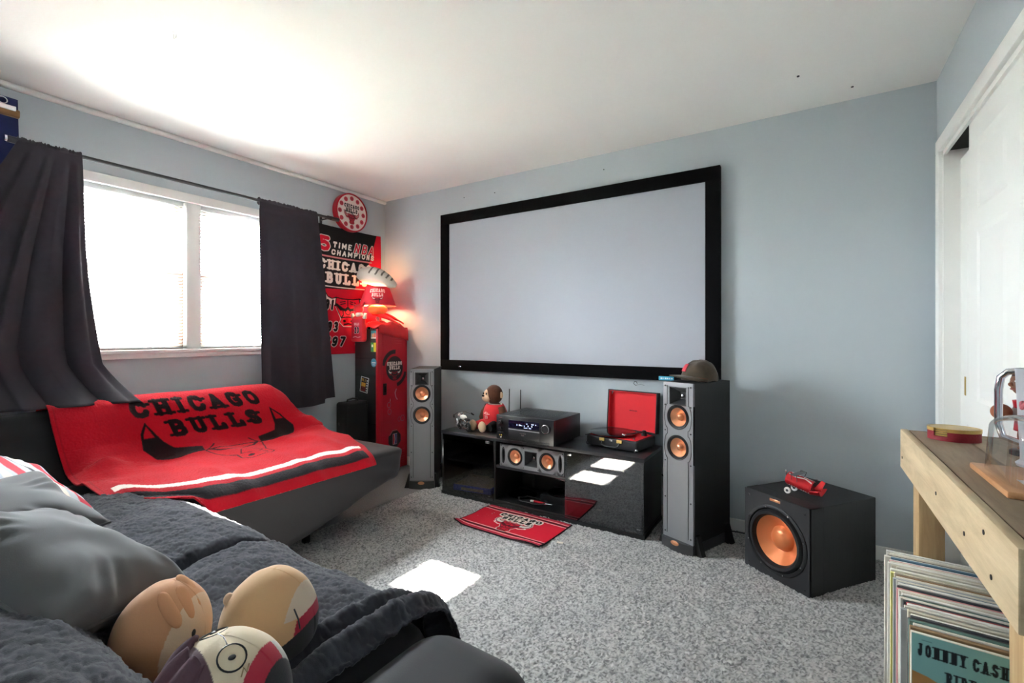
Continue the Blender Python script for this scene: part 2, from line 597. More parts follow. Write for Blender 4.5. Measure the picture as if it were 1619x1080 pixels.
# ------------------------------------------------------------------ flat print: a small painter for vertex colours
GL = {
    'A': (([(.02, 0), (.5, 1), (.98, 0)], [(.2, .34), (.8, .34)]), ((.02, 0), (.98, 0))),
    'B': (([(.12, 0), (.12, 1)], [(.12, 1), (.66, 1), (.9, .88), (.9, .65), (.66, .53), (.12, .53)],
           [(.66, .53), (.96, .42), (.96, .12), (.66, 0), (.12, 0)]), ((.1, 0), (.1, 1))),
    'C': (([(1, .74), (.85, .93), (.5, 1), (.15, .92), (0, .62), (0, .38), (.15, .08), (.5, 0), (.85, .07), (1, .26)],), ((1, .8), )),
    'D': (([(.12, 0), (.12, 1)], [(.12, 1), (.6, 1), (.95, .75), (.95, .25), (.6, 0), (.12, 0)]), ((.1, 0), (.1, 1))),
    'E': (([(.95, 1), (.1, 1), (.1, 0), (.95, 0)], [(.1, .5), (.7, .5)]), ((.1, 0), (.1, 1))),
    'G': (([(1, .74), (.85, .93), (.5, 1), (.15, .92), (0, .62), (0, .38), (.15, .08), (.5, 0), (.85, .07), (.98, .22), (.98, .45), (.6, .45)],), ((1, .8), )),
    'H': (([(.1, 0), (.1, 1)], [(.9, 0), (.9, 1)], [(.1, .5), (.9, .5)]), ((.1, 0), (.1, 1), (.9, 0), (.9, 1))),
    'I': (([(.5, 0), (.5, 1)],), ((.5, 0), (.5, 1))),
    'J': (([(.40, 1), (.95, 1)], [(.72, 1), (.72, .2), (.52, 0), (.22, 0), (.04, .2), (.04, .42)],), ()),
    'K': (([(.12, 0), (.12, 1)], [(.12, .42), (.9, 1)], [(.35, .6), (.95, 0)]), ((.1, 0), (.1, 1), (.92, 0))),
    'L': (([(.12, 1), (.12, 0), (.95, 0), (.95, .25)],), ((.12, 0), (.12, 1))),
    'M': (([(.05, 0), (.05, 1), (.5, .3), (.95, 1), (.95, 0)],), ((.05, 0), (.95, 0))),
    'N': (([(.1, 0), (.1, 1), (.9, 0), (.9, 1)],), ((.1, 0), (.1, 1), (.9, 1))),
    'O': (([(.5, 1), (.14, .9), (0, .62), (0, .38), (.14, .1), (.5, 0), (.86, .1), (1, .38), (1, .62), (.86, .9), (.5, 1)],), ()),
    'P': (([(.12, 0), (.12, 1), (.7, 1), (.95, .87), (.95, .62), (.7, .48), (.12, .48)],), ((.1, 0), (.1, 1))),
    'R': (([(.12, 0), (.12, 1), (.7, 1), (.92, .87), (.92, .65), (.7, .5), (.12, .5)], [(.55, .5), (.95, 0)]), ((.1, 0), (.1, 1), (.92, 0))),
    'S': (([(.93, .78), (.78, .95), (.5, 1), (.2, .95), (.06, .78), (.14, .6), (.5, .5), (.86, .4), (.95, .22), (.8, .05), (.5, 0), (.2, .05), (.06, .22)],), ((.95, .82), (.06, .18))),
    'T': (([(.05, .82), (.05, 1), (.95, 1), (.95, .82)], [(.5, 1), (.5, 0)]), ((.5, 0), )),
    'U': (([(.1, 1), (.1, .25), (.25, .05), (.5, 0), (.75, .05), (.9, .25), (.9, 1)],), ((.1, 1), (.9, 1))),
    'Y': (([(.05, 1), (.5, .5), (.95, 1)], [(.5, .5), (.5, 0)]), ((.05, 1), (.95, 1), (.5, 0))),
    '0': (([(.5, 1), (.14, .88), (.05, .5), (.14, .12), (.5, 0), (.86, .12), (.95, .5), (.86, .88), (.5, 1)],), ()),
    '1': (([(.25, .8), (.55, 1), (.55, 0)],), ((.55, 0), )),
    '2': (([(.08, .78), (.25, .97), (.6, 1), (.9, .82), (.85, .6), (.08, 0), (.95, 0)],), ()),
    '3': (([(.08, .9), (.4, 1), (.8, .95), (.92, .75), (.75, .55), (.4, .52), (.75, .5), (.95, .28), (.8, .05), (.4, 0), (.06, .1)],), ()),
    '4': (([(.7, 0), (.7, 1), (.05, .3), (.95, .3)],), ()),
    '5': (([(.9, 1), (.18, 1), (.12, .55), (.5, .64), (.85, .52), (.94, .3), (.8, .07), (.45, 0), (.08, .1)],), ()),
    '6': (([(.85, .9), (.5, 1), (.15, .85), (.05, .4), (.18, .06), (.5, 0), (.85, .1), (.93, .32), (.8, .54), (.45, .58), (.1, .42)],), ()),
    '7': (([(.06, 1), (.95, 1), (.4, 0)],), ()),
    '9': (([(.15, .1), (.5, 0), (.85, .15), (.95, .6), (.82, .94), (.5, 1), (.15, .9), (.07, .68), (.2, .46), (.55, .42), (.9, .58)],), ()),
    "'": (([(.5, 1), (.4, .75)],), ()),
    '-': (([(.1, .5), (.9, .5)],), ()),
    '.': (([(.5, 0), (.5, .03)],), ()),
}
NARROW = {'I': .5, '1': .6, "'": .35, '.': .3, ' ': .45, 'J': .85, 'M': 1.2}


class Canvas:
    def __init__(self, w, h, nx, ny, bgc):
        self.w, self.h, self.nx, self.ny = w, h, nx, ny
        self.sx = w / (nx - 1)
        self.sy = h / (ny - 1)
        i = np.arange(2 * nx)
        j = np.arange(2 * ny)
        self.X = ((i // 2) + np.where(i % 2 == 0, -.25, .25)) * self.sx
        self.Y = ((j // 2) + np.where(j % 2 == 0, -.25, .25)) * self.sy
        self.img = np.empty((2 * ny, 2 * nx, 3), dtype=np.float32)
        self.img[:] = bgc

    def win(self, x0, x1, y0, y1):
        i0, i1 = np.searchsorted(self.X, x0), np.searchsorted(self.X, x1)
        j0, j1 = np.searchsorted(self.Y, y0), np.searchsorted(self.Y, y1)
        if i1 <= i0 or j1 <= j0:
            return None
        return (slice(j0, j1), slice(i0, i1), *np.meshgrid(self.X[i0:i1], self.Y[j0:j1]))

    def rect(self, x0, x1, y0, y1, c):
        q = self.win(x0, x1, y0, y1)
        if q:
            self.img[q[0], q[1]] = c

    def poly(self, pts, c):
        p = np.array(pts, float)
        q = self.win(p[:, 0].min(), p[:, 0].max(), p[:, 1].min(), p[:, 1].max())
        if not q:
            return
        X, Y = q[2], q[3]
        ins = np.zeros(X.shape, bool)
        for k in range(len(p)):
            x1, y1 = p[k]
            x2, y2 = p[(k + 1) % len(p)]
            if y1 == y2:
                continue
            cnd = ((y1 > Y) != (y2 > Y)) & (X < (x2 - x1) * (Y - y1) / (y2 - y1) + x1)
            ins ^= cnd
        self.img[q[0], q[1]][ins] = c

    def stroke(self, pts, wd, c, closed=False):
        p = [tuple(a) for a in pts]
        if closed:
            p = p + [p[0]]
        for (x1, y1), (x2, y2) in zip(p[:-1], p[1:]):
            h = wd / 2
            q = self.win(min(x1, x2) - h, max(x1, x2) + h, min(y1, y2) - h, max(y1, y2) + h)
            if not q:
                continue
            X, Y = q[2], q[3]
            dx, dy = x2 - x1, y2 - y1
            ll = dx * dx + dy * dy + 1e-12
            t = np.clip(((X - x1) * dx + (Y - y1) * dy) / ll, 0, 1)
            d2 = (X - x1 - t * dx) ** 2 + (Y - y1 - t * dy) ** 2
            self.img[q[0], q[1]][d2 < h * h] = c

    def disc(self, cx, cy, rx, ry, c, r_in=0.0, a0=None, a1=None):
        q = self.win(cx - rx, cx + rx, cy - ry, cy + ry)
        if not q:
            return
        X, Y = (q[2] - cx) / rx, (q[3] - cy) / ry
        d = X * X + Y * Y
        mk = (d < 1) & (d >= r_in * r_in)
        if a0 is not None:
            an = np.degrees(np.arctan2(Y, X)) % 360
            mk &= ((an - a0) % 360) < ((a1 - a0) % 360)
        self.img[q[0], q[1]][mk] = c

    def text(self, s, x, y, w, h, c, weight=.2, slab=True, skew=0.0, sf_len=.85, arch=0.0, tilt=0.0, gap=.3, outline=None):
        tot = sum(NARROW.get(ch, 1.0) for ch in s) + gap * (len(s) - 1)
        cw = w / tot
        th = weight * h

        def xf(px, py):
            u = (px - x) / w
            return (px + skew * (py - y), py + arch * (1 - (2 * u - 1) ** 2) + tilt * (px - x))
        for grow, colr in (((outline[1], outline[0]),) if outline else ()) + ((0.0, c),):
            cx = x
            for ch in s:
                gw = NARROW.get(ch, 1.0) * cw
                if ch in GL:
                    st, sf = GL[ch]
                    ins = th / 2
                    for pl in st:
                        self.stroke([xf(cx + ins + a * (gw - 2 * ins), y + ins + b * (h - 2 * ins)) for a, b in pl], th + grow, colr)
                    if slab:
                        for a, b in sf:
                            px, py = cx + ins + a * (gw - 2 * ins), y + ins + b * (h - 2 * ins)
                            sl = th * sf_len
                            self.stroke([xf(px - sl, py), xf(px + sl, py)], th * .62 + grow, colr)
                cx += gw + gap * cw

    def bull(self, cx, cy, hw, hh, head, horn, line, tip=None, outline=None, lw=.03):
        P = lambda pts: [(cx + a * hw, cy + b * hh) for a, b in pts]
        hornp = [(.46, .52), (.62, .44), (.78, .52), (.88, .72), (.92, 1.0), (1.02, .70), (.98, .38), (.80, .14), (.47, .10)]
        ear = [(.44, .12), (.9, .06), (.62, -.12), (.42, -.1)]
        headp = [(-.46, .52), (-.2, .46), (.2, .46), (.46, .52), (.5, .1), (.4, -.2), (.28, -.52), (.34, -.76), (.22, -.98),
                 (-.22, -.98), (-.34, -.76), (-.28, -.52), (-.4, -.2), (-.5, .1)]
        mir = lambda pl: [(-a, b) for a, b in pl]
        if outline:
            for pl in (hornp, mir(hornp), headp, ear, mir(ear)):
                self.stroke(P(pl), outline[1], outline[0], True)
        for pl in (ear, mir(ear)):
            self.poly(P(pl), head)
        for pl in (hornp, mir(hornp)):
            self.poly(P(pl), horn)
            self.stroke(P(pl), lw * hw, line, True)
        if tip:
            tp = [(.92, 1.0), (1.02, .70), (.88, .72)]
            self.poly(P(tp), tip)
            self.poly(P(mir(tp)), tip)
        self.poly(P(headp), head)
        self.stroke(P(headp), lw * hw, line, True)
        w2 = lw * hw * 1.6
        self.stroke(P([(-.44, .14), (-.2, -.08), (-.08, -.1), (0, 0), (.08, -.1), (.2, -.08), (.44, .14)]), w2 * 1.7, line)
        for s in (-1, 1):
            self.stroke(P([(s * .4, .06), (s * .3, -.1), (s * .16, -.1)]), w2, line)
            self.stroke(P([(s * .1, .34), (s * .3, .28)]), w2 * .6, line)
            self.stroke(P([(s * .1, .24), (s * .28, .17)]), w2 * .6, line)
            self.stroke(P([(s * .2, -.18), (s * .18, -.36), (s * .28, -.52)]), w2 * .6, line)
            self.disc(cx + s * .15 * hw, cy - .68 * hh, .06 * hw, .06 * hh, line)
        self.stroke(P([(-.28, -.52), (0, -.46), (.28, -.52)]), w2 * .7, line)
        self.stroke(P([(-.16, -.86), (0, -.82), (.16, -.86)]), w2 * .8, line)
        self.stroke(P([(-.1, -.14), (-.08, -.3), (0, -.36), (.08, -.3), (.1, -.14)]), w2 * .6, line)
        self.stroke(P([(0, .4), (0, .1)]), w2 * .6, line)

    def colors(self):
        s = self.img.reshape(self.ny, 2, self.nx, 2, 3).mean(axis=(1, 3)) / 255.0
        return np.where(s <= 0.04045, s / 12.92, ((s + 0.055) / 1.055) ** 2.4)

    def panel(self, name, m, parent=None, fn=None, solid=0.0, offset=-1.0, mask=None, flip=False):
        X, Y = np.meshgrid(np.arange(self.nx) * self.sx, np.arange(self.ny) * self.sy)
        P = fn(X, Y)
        return npgrid(name, P, m, parent, self.colors(), solid, offset, mask(X, Y) if mask else None, flip=flip)


RED = (208, 22, 46)
BLK = (24, 22, 24)
WHT = (236, 226, 216)
# ================================================================== THE ROOM
W, H, YB = 3.92, 2.44, -3.45
WY0, WY1, WZ0, WZ1 = -2.35, -0.90, 1.09, 2.04      # window opening in the left wall
CY0, CY1, CZ1 = -2.35, -0.125, 2.05                # closet opening in the right wall

tag(MB().span(-.15, 4.8, YB - .15, .15, -.12, 0).build('floor', 'carpet_base'), kind='structure')
tag(MB().span(-.15, 4.8, YB - .15, .15, H, H + .12).build('ceiling', 'ceil'), kind='structure')
tag(MB().span(-.15, 4.8, 0, .15, 0, H).build('wall_back', 'wall'), kind='structure')
tag(MB().span(-.15, 4.8, YB - .15, YB, 0, H).build('wall_rear', 'wall'), kind='structure')
b = MB()
b.span(-.15, 0, YB, WY0, 0, H).span(-.15, 0, WY1, 0, 0, H).span(-.15, 0, WY0, WY1, 0, WZ0).span(-.15, 0, WY0, WY1, WZ1, H)
tag(b.build('wall_left', 'wall', weld=False), kind='structure')
b = MB()
b.span(W, W + .1, CY1, 0, 0, H).span(W, W + .1, YB, CY0, 0, H).span(W, W + .1, CY0, CY1, CZ1, H)
tag(b.build('wall_right', 'wall', weld=False), kind='structure')
b = MB()
b.span(4.65, 4.75, YB, 0, 0, H)
tag(b.build('wall_closet', 'wall', weld=False), kind='structure')

# carpet pile: fine real relief over the part of the floor in view
nx, ny = 520, 410
X, Y = np.meshgrid(np.linspace(.9, W, nx), np.linspace(-2.35, -.002, ny))
X = X + RNG.uniform(-.002, .002, X.shape)
Y2 = Y + RNG.uniform(-.002, .002, X.shape)
Y2 = np.minimum(Y2, -.001)
Z = .003 + RNG.uniform(0, .010, X.shape) + .0015 * vnoise(nx, ny, 24, 20, 3) + .002 * vnoise(nx, ny, 90, 72, 5)
sp = RNG.uniform(0, 1, X.shape) ** 1.0
lowf = 1 + .05 * vnoise(nx, ny, 9, 7, 8) + .05 * vnoise(nx, ny, 40, 30, 9)
base = np.array(lin((196, 194, 191))[:3])
dark = np.array(lin((112, 111, 111))[:3])
k = np.clip((sp - .10) / .55, 0, 1)[..., None]
colr = (dark * (1 - k) + base * k) * lowf[..., None]
o = npgrid('carpet_pile', np.stack([X, Y2, Z], -1), 'carpet', None, colr, smooth=False)
tag(o, 'grey speckled cut pile carpet covering the room floor', 'carpet', kind='stuff')

# baseboards and ceiling trim
b = MB().span(.0, W, -.013, 0, 0, .078, .003)
tag(b.build('baseboard_back', 'trim'), kind='structure')
tag(MB().span(0, .013, YB, -.013, 0, .078, .003).build('baseboard_left', 'trim'), kind='structure')
tag(MB().tube([(.004, YB, H - .012), (.004, -.001, H - .012)], .018, 10).build('trim_1', 'trim'), kind='structure')
tag(MB().span(W - .013, W, CY1 + .066, -.013, 0, .078, .003).build('baseboard_right', 'trim'), kind='structure')

# window: casing, sill, mullion, brown sashes, panes
win = structure('window_1', (0, 0, 0))
MB().span(-.012, .014, WY0 - .05, WY1 + .05, WZ1 - .004, WZ1 + .052, .004).build('head_casing', 'trim', win)
for s in (WY0 - .05, WY1):
    MB().span(-.012, .014, s, s + .05, WZ0, WZ1, .004).build('side_casing', 'trim', win)
MB().span(-.14, .03, WY0 - .06, WY1 + .06, WZ0 - .022, WZ0, .005).build('sill', 'trim', win)
MB().span(-.005, .016, WY0 - .04, WY1 + .04, WZ0 - .052, WZ0 - .022, .004).build('apron', 'trim', win)
MY = -1.623
MB().span(-.14, -.012, MY - .042, MY + .042, WZ0, WZ1, .003).build('mullion', 'trim', win)
ZM = 1.575
for y0, y1 in ((WY0, MY - .042), (MY + .042, WY1)):
    for (x, z0, z1) in ((-.105, ZM - .02, WZ1), (-.075, WZ0, ZM + .02)):
        sb = MB()
        t = .034
        sb.span(x - .014, x + .014, y0, y0 + t, z0, z1).span(x - .014, x + .014, y1 - t, y1, z0, z1)
        sb.span(x - .014, x + .014, y0 + t, y1 - t, z0, z0 + t).span(x - .014, x + .014, y0 + t, y1 - t, z1 - t, z1)
        sash = sb.build('sash', 'sash', win, weld=False)
        MB().span(x - .002, x + .002, y0 + t - .003, y1 - t + .003, z0 + t - .003, z1 - t + .003).build('pane', 'pane', sash)

# outside ground
tag(MB().span(-30, 30, -30, 20, -.5, -.3).build('exterior_ground', 'ext'), kind='structure')

# two mini blinds
def blind(y0, y1, label):
    t = thing('window_blind', label, 'blind', (-.045, (y0 + y1) / 2, WZ0))
    L = y1 - y0
    MB().span(-.014, .014, -L / 2, L / 2, WZ1 - WZ0 - .03, WZ1 - WZ0 - .001, .003).build('headrail', 'blindpart', t)
    MB().span(-.011, .011, -L / 2, L / 2, .004, .016, .004).build('bottom_rail', 'blindpart', t)
    sl = MB()
    n = 5
    vs, fs = [], []
    for e in (-1, 1):
        for i in range(n):
            u = i / (n - 1) * 2 - 1
            zc = .0022 * (1 - u * u)
            vs.append((u * .0122, e * L / 2, zc))
    for i in range(n - 1):
        fs.append((i, i + 1, n + i + 1, n + i))
    sl.add(vs, fs)
    first = None
    nn = 43
    for k in range(nn):
        z = .026 + k * (WZ1 - WZ0 - .062) / (nn - 1)
        if first is None:
            first = sl.build('slat', 'slat', t, ang=80)
            md = first.modifiers.new('thickness', 'SOLIDIFY')
            md.thickness = .0005
            s = first
        else:
            s = first.copy()
            COL.objects.link(s)
            s.parent = t
        s.location = (0, 0, z)
        # slats of the upper part hang open, the lower ones are turned shut
        s.rotation_euler = (0, R(43) if z + WZ0 > 1.66 else -R(38), 0)
    for q in (-.32, .34):
        c = MB()
        for xx in (-.011, .011):
            c.tube([(xx, q * L, .01), (xx, q * L, WZ1 - WZ0 - .03)], .0007, 5)
        c.build('ladder_cord', 'blindpart', t)


blind(WY0 + .008, MY - .05, 'white mini blind left of the window mullion')
blind(MY + .05, WY1 - .008, 'white mini blind right of the window mullion')

# closet: casing, jambs, track and two sliding six-panel doors
cas = structure('trim_2')
MB().span(W - .016, W + .004, CY0 - .065, CY1 + .065, CZ1, CZ1 + .065, .004).build('head_casing', 'trim', cas)
MB().span(W - .012, W + .004, CY0 - .055, CY1 + .055, CZ1 + .012, CZ1 + .05, .003, rot=(0, R(4), 0)).build('casing_bead', 'trim', cas)
MB().span(W - .016, W + .004, CY1, CY1 + .065, 0, CZ1 + .001, .004).build('side_casing', 'trim', cas)
MB().span(W - .016, W + .004, CY0 - .065, CY0, 0, CZ1 + .001, .004).build('side_casing', 'trim', cas)
MB().span(W, W + .1, CY1 - .012, CY1, 0, CZ1).build('jamb', 'trim', cas)
MB().span(W, W + .012, CY0, CY1, CZ1 - .022, CZ1).build('track_cover', 'trim', cas)
MB().span(W + .012, W + .1, CY0, CY1, CZ1 - .006, CZ1).build('track', 'dark', cas)


def panel_door(name, x, y0, y1, z1):
    t = structure(name, (x, (y0 + y1) / 2, 0))
    wd = y1 - y0
    st = .105
    pw = (wd - 3 * st) / 2
    rows = ((.20, .78), (.92, 1.58), (1.66, z1 - .10))
    d = MB()
    # slab, with stiles and rails proud of the panel field
    d.span(.006, .030, -wd / 2, wd / 2, .012, z1)
    d.build('door_slab', 'door', t)
    fr = MB()
    for q in (-wd / 2, -st / 2, wd / 2 - st):
        fr.span(-.002, .008, q, q + st, .012, z1)
    zz = [.012] + [v for r in rows for v in r] + [z1]
    for a in range(0, len(zz), 2):
        for q in (-wd / 2 + st, st / 2):
            fr.span(-.002, .008, q, q + pw, zz[a], zz[a + 1])
    fr.build('stiles_and_rails', 'door', t, weld=False, smooth=False)
    for (a, c) in rows:
        for q in (-wd / 2 + st, st / 2):
            p = MB()
            o1, o2 = .018, .045
            ring = lambda o, xx: [(xx, q + o, a + o), (xx, q + pw - o, a + o), (xx, q + pw - o, c - o), (xx, q + o, c - o)]
            vs = ring(0, -.0019) + ring(.016, .0030) + ring(.022, .0030) + ring(.050, -.0005)
            fs = [(12, 15, 14, 13)]
            for s0 in (0, 4, 8):
                for k in range(4):
                    k2 = (k + 1) % 4
                    fs.append((s0 + k, s0 + 4 + k, s0 + 4 + k2, s0 + k2))
            p.add(vs, fs)
            p.build('raised_panel', 'door', t, smooth=False)
    return t


rear_door = panel_door('door_1', W + .062, CY1 - .012 - .98, CY1 - .012, 1.995)
panel_door('door_2', W + .014, -.50 - .98, -.50, 2.03)
pl = MB().span(-.004, 0, .40, .425, .905, .99, .002).span(-.0045, -.003, .407, .418, .912, .983)
pl.build('flush_pull', 'brass', rear_door, label='small brass flush pull')

# hook in the ceiling
t = thing('ceiling_hook', 'small brass screw hook in the white ceiling', 'hook', (1.144, -2.199, H))
pts = [(0, 0, .003), (0, 0, -.02)] + [(.011 - .011 * math.cos(a), 0, -.02 - .011 * math.sin(a)) for a in np.linspace(0, 1.25 * PI, 12)]
MB().tube(pts, .0017, 6).build('hook_wire', 'silver', t)
MB().lathe([(.006, 0), (.006, -.003), (.002, -.004)], 14).build('flange', 'silver', t)

# small nail heads left in the walls and ceiling
for (p, d) in (((.95, -.002, 2.33), 'y'), ((1.26, -.002, 2.32), 'y'), ((2.18, -.002, 2.33), 'y')):
    o = MB().lathe([(.004, 0), (.004, .003), (.002, .004)], 10, T=Tr(rx=PI / 2)).build('nail', 'rod', loc=p)
    tag(o, 'small nail left in the pale blue wall above the screen', 'nail', 'nails above the screen')
for p in ((3.34, -.42, H), (3.57, -.16, H)):
    o = MB().lathe([(.006, 0), (.006, -.004), (.003, -.005)], 10).build('screw', 'rod', loc=p)
    tag(o, 'small dark screw in the white ceiling by the closet corner', 'screw', 'screws in the ceiling')

# ================================================================== CURTAINS
t = thing('curtain_rod', 'dark grey metal curtain rod above the window', 'curtain rod', (.1, -1.57, 2.132))
MB().tube([(0, -.90, 0), (0, .98, 0)], .0105, 14).build('rod', 'rod', t)
MB().tube([(0, -.920, 0), (0, -.845, 0)], .0165, 16).build('finial', 'rod', t)
MB().tube([(0, -.928, 0), (0, -.920, 0)], .0172, 16).build('finial_cap', 'silver', t)
MB().tube([(0, .90, 0), (0, .975, 0)], .0165, 16).build('finial', 'rod', t)
for y in (-.835, .88):
    k = MB().span(-.1, -.002, y - .006, y + .006, -.012, -.002, .002).span(-.1, -.094, y - .012, y + .012, -.04, .03, .002)
    k.ring([(.012, -.008), (.016, -.008), (.016, .008), (.012, .008)], 16, T=Tr(0, y, 0, rx=PI / 2))
    k.build('bracket', 'rod', t, weld=False)


def curtain(name, label, edge, xfn, nf, zb, seed, amp, nu=150, nv=110):
    """edge(t)->(y left, y right), t = 0 at the rod, 1 at the hem; xfn(t, s)->x offset from the rod"""
    r = random.Random(seed)
    ph = [r.uniform(0, 6.28) for _ in range(4)]
    t_ = thing(name, label, 'curtain', (.1, 0, 0), group=None)
    P = np.zeros((nv, nu, 3))
    for j in range(nv):
        tt = j / (nv - 1)
        yl, yr = edge(tt)
        for i in range(nu):
            s = i / (nu - 1)
            z1 = zb(s)
            z = 2.132 + (z1 - 2.132) * tt
            am = (.006 + .034 * min(1, tt * 2.2) ** .8) * amp(s)
            f = math.sin(s * nf * 2 * PI + ph[0] + .8 * math.sin(s * 5 + ph[1]) + .5 * tt * math.sin(s * 4))
            f += .35 * math.sin(s * nf * 3.7 * PI + ph[2])
            x = am * f * .62 + xfn(tt, s)
            if tt < .04:
                x = x * .3 + .0135
            P[j, i] = (x, yl + (yr - yl) * (s + .012 * math.sin(s * nf * 4 * PI + ph[3]) * min(1, tt * 3)), z)
    npgrid('cloth', P, 'curtain', t_, None, solid=.0025)
    # gathered rod pocket with a small heading ruffle
    q = MB()
    yl, yr = edge(0)
    n = 90
    def pf(u, v):
        a = v * 2 * PI
        y = yl + (yr - yl) * u
        wob = .0028 * math.sin(u * nf * 19 + 2 * math.sin(u * 30)) + .0012 * math.sin(u * nf * 47)
        rr = .0165 + wob
        return (rr * math.cos(a), y, 2.132 + rr * math.sin(a) * (1.25 if math.sin(a) > 0 else 1.6))
    q.grid(pf, n, 15)
    q.build('rod_pocket', 'curtain', t_, ang=80)
    return t_


def eL(t):
    return (-2.455 - .42 * min(1, t * 1.3), -2.215 + .035 * t + .13 * max(0, t - .35) ** 1.5 + .10 * max(0, t - .84) / .16)


def xL(t, s):
    return .02 + .10 * max(0, t - .5) * (1 - s * .3) + (.12 * ((t - .86) / .14) ** 2 if t > .86 else 0)


curtain('curtain', 'charcoal curtain flaring onto the sofa back under the navy cloth', eL, xL, 4.2, lambda s: .832 - .02 * s, 3, lambda s: .45 + .6 * s)


def eR(t):
    return (-1.262 + .012 * t, -.80 + .13 * t)


def xR(t, s):
    return .012 + .03 * t


curtain('curtain', 'charcoal curtain hanging beside the red and black banner', eR, xR, 2.6,
        lambda s: .66 - .03 * math.sin(s * PI * .9) + (.03 if s > .86 else 0), 9, lambda s: .22 + .9 * max(0, s - .7) * 3)

# navy cloth with a clip hanger on the wall by the curtain end
t = thing('hanging_cloth', 'navy blue cloth hung from a clip hanger beside the curtain rod', 'cloth', (0, -2.60, 2.36))
def nf_(u, v):
    y = -.20 + .36 * u - .03 * v * (1 - u) + (.02 * v if u > .5 else 0)
    return (.035 + .010 * math.sin(u * 9 + 2 * v) * min(1, .3 + v), y, -.005 - .95 * v)
MB().grid(nf_, 40, 60).build('cloth', 'navy', t, solid=.006, ang=80)
MB().span(.02, .062, -.08, .165, -.10, -.062, .006).build('wooden_clamp', 'clampwood', t)
MB().span(.018, .066, -.05, .150, -.075, -.05, .003).build('clamp_bar', 'silver', t)
MB().ring([(.016 + .003 * math.cos(a), .003 * math.sin(a)) for a in np.linspace(0, 2 * PI, 8, endpoint=False)], 20,
          T=Tr(.052, .105, -.03, ry=PI / 2)).build('ring', 'silver', t)

# ================================================================== WALL CLOCK AND BANNER
t = thing('wall_clock', 'round red rimmed team wall clock above the banner', 'clock', (0, -.417, 2.238))
RX = Tr(ry=PI / 2)
rc = .165
MB().lathe([(rc * .96, 0), (rc, .006), (rc, .052), (rc * .965, .058), (rc * .93, .058), (rc * .93, .046), (0, .046)], 64, T=RX).build('clock_case', 'red', t)
c = Canvas(.32, .32, 170, 170, (232, 214, 206))
for k in range(12):
    a = PI / 2 - k * PI / 6
    cx, cy = .16 + .122 * math.cos(a), .16 + .122 * math.sin(a)
    c.disc(cx, cy, .0195, .0195, (190, 60, 72))
    s_ = str(k if k else 12)
    c.text(s_, cx - (.008 if len(s_) == 1 else .011), cy - .008, .016 if len(s_) == 1 else .022, .016, (120, 24, 40), .2, False)
c.text('CHICAGO', .082, .198, .156, .034, BLK, .2, True)
c.text('BULLS', .100, .160, .118, .034, BLK, .2, True)
c.bull(.16, .118, .075, .056, (190, 44, 56), (210, 120, 120), (120, 20, 34), lw=.05)
c.panel('clock_face', 'print', t, lambda X, Y: np.stack([X * 0 + .0475, X - .16, Y - .16], -1),
        mask=lambda X, Y: (X - .16) ** 2 + (Y - .16) ** 2 < (rc * .935) ** 2)
hd = MB()
hd.tube([(.050, .005, 0), (.050, -.085, .008)], .0022, 6)
hd.build('minute_hand', 'black', t)
MB().tube([(.050, 0, 0), (.050, .042, -.045)], .0025, 6).build('hour_hand', 'black', t)
MB().lathe([(.006, .046), (.006, .053), (0, .054)], 14, T=RX).build('hand_pin', 'black', t)

BW, BH = .74, 1.07
c = Canvas(BW, BH, 230, 330, (32, 30, 32))
c.poly([(.69, BH), (BW, BH), (BW, 0), (0, 0), (0, .54), (.44, .56), (.47, .63), (.55, .72), (.60, .82)], RED)
c.text('5', .075, .855, .12, .125, RED, .26, False, outline=(WHT, .014))
c.text('TIME', .215, .897, .185, .052, WHT, .24, False, skew=.12, tilt=-.02)
c.text('NBA', .415, .878, .225, .088, (205, 30, 50), .17, False, skew=.3, outline=(WHT, .010))
c.text('CHAMPIONS', .200, .834, .45, .048, WHT, .25, False, skew=.12)
c.stroke([(.10, .815), (.62, .815)], .014, (206, 120, 124))
c.text('CHICAGO', .085, .705, .535, .088, WHT, .26, True, gap=.34)
c.text('BULLS', .155, .592, .42, .098, WHT, .26, True, gap=.3)
c.rect(.14, .58, .562, .570, WHT)
c.bull(.372, .395, .255, .165, RED, WHT, BLK, lw=.035)
c.stroke([(.372 - .125, .40), (.372 - .075, .30), (.372 - .09, .27), (.372 - .05, .235), (.372 + .05, .235), (.372 + .09, .27), (.372 + .075, .30)], .006, WHT)
c.text("'91", .10, .37, .12, .09, BLK, .22, False, skew=.2, outline=(WHT, .012))
c.text("'93", .115, .19, .145, .085, BLK, .24, False, skew=.2, outline=(WHT, .012))
c.text("'97", .15, .065, .18, .085, BLK, .24, False, skew=.25, outline=(WHT, .012))
c.text("'96", .40, .065, .18, .085, BLK, .24, False, skew=.25, outline=(WHT, .012))
c.text("'92", .52, .19, .145, .085, BLK, .24, False, skew=.2, outline=(WHT, .012))
o = c.panel('wall_banner', 'cloth_print', None,
            lambda X, Y: np.stack([.016 + .006 * np.sin(X * 11 + Y * 3) + .004 * np.sin(Y * 9) + 0 * X,
                                   -.80 + X, 1.02 + Y + .02 * ((X / BW - .5) ** 2) * 2 * (Y / BH)], -1), solid=.0015)
tag(o, 'red and black championship banner with bull head on the wall', 'banner')

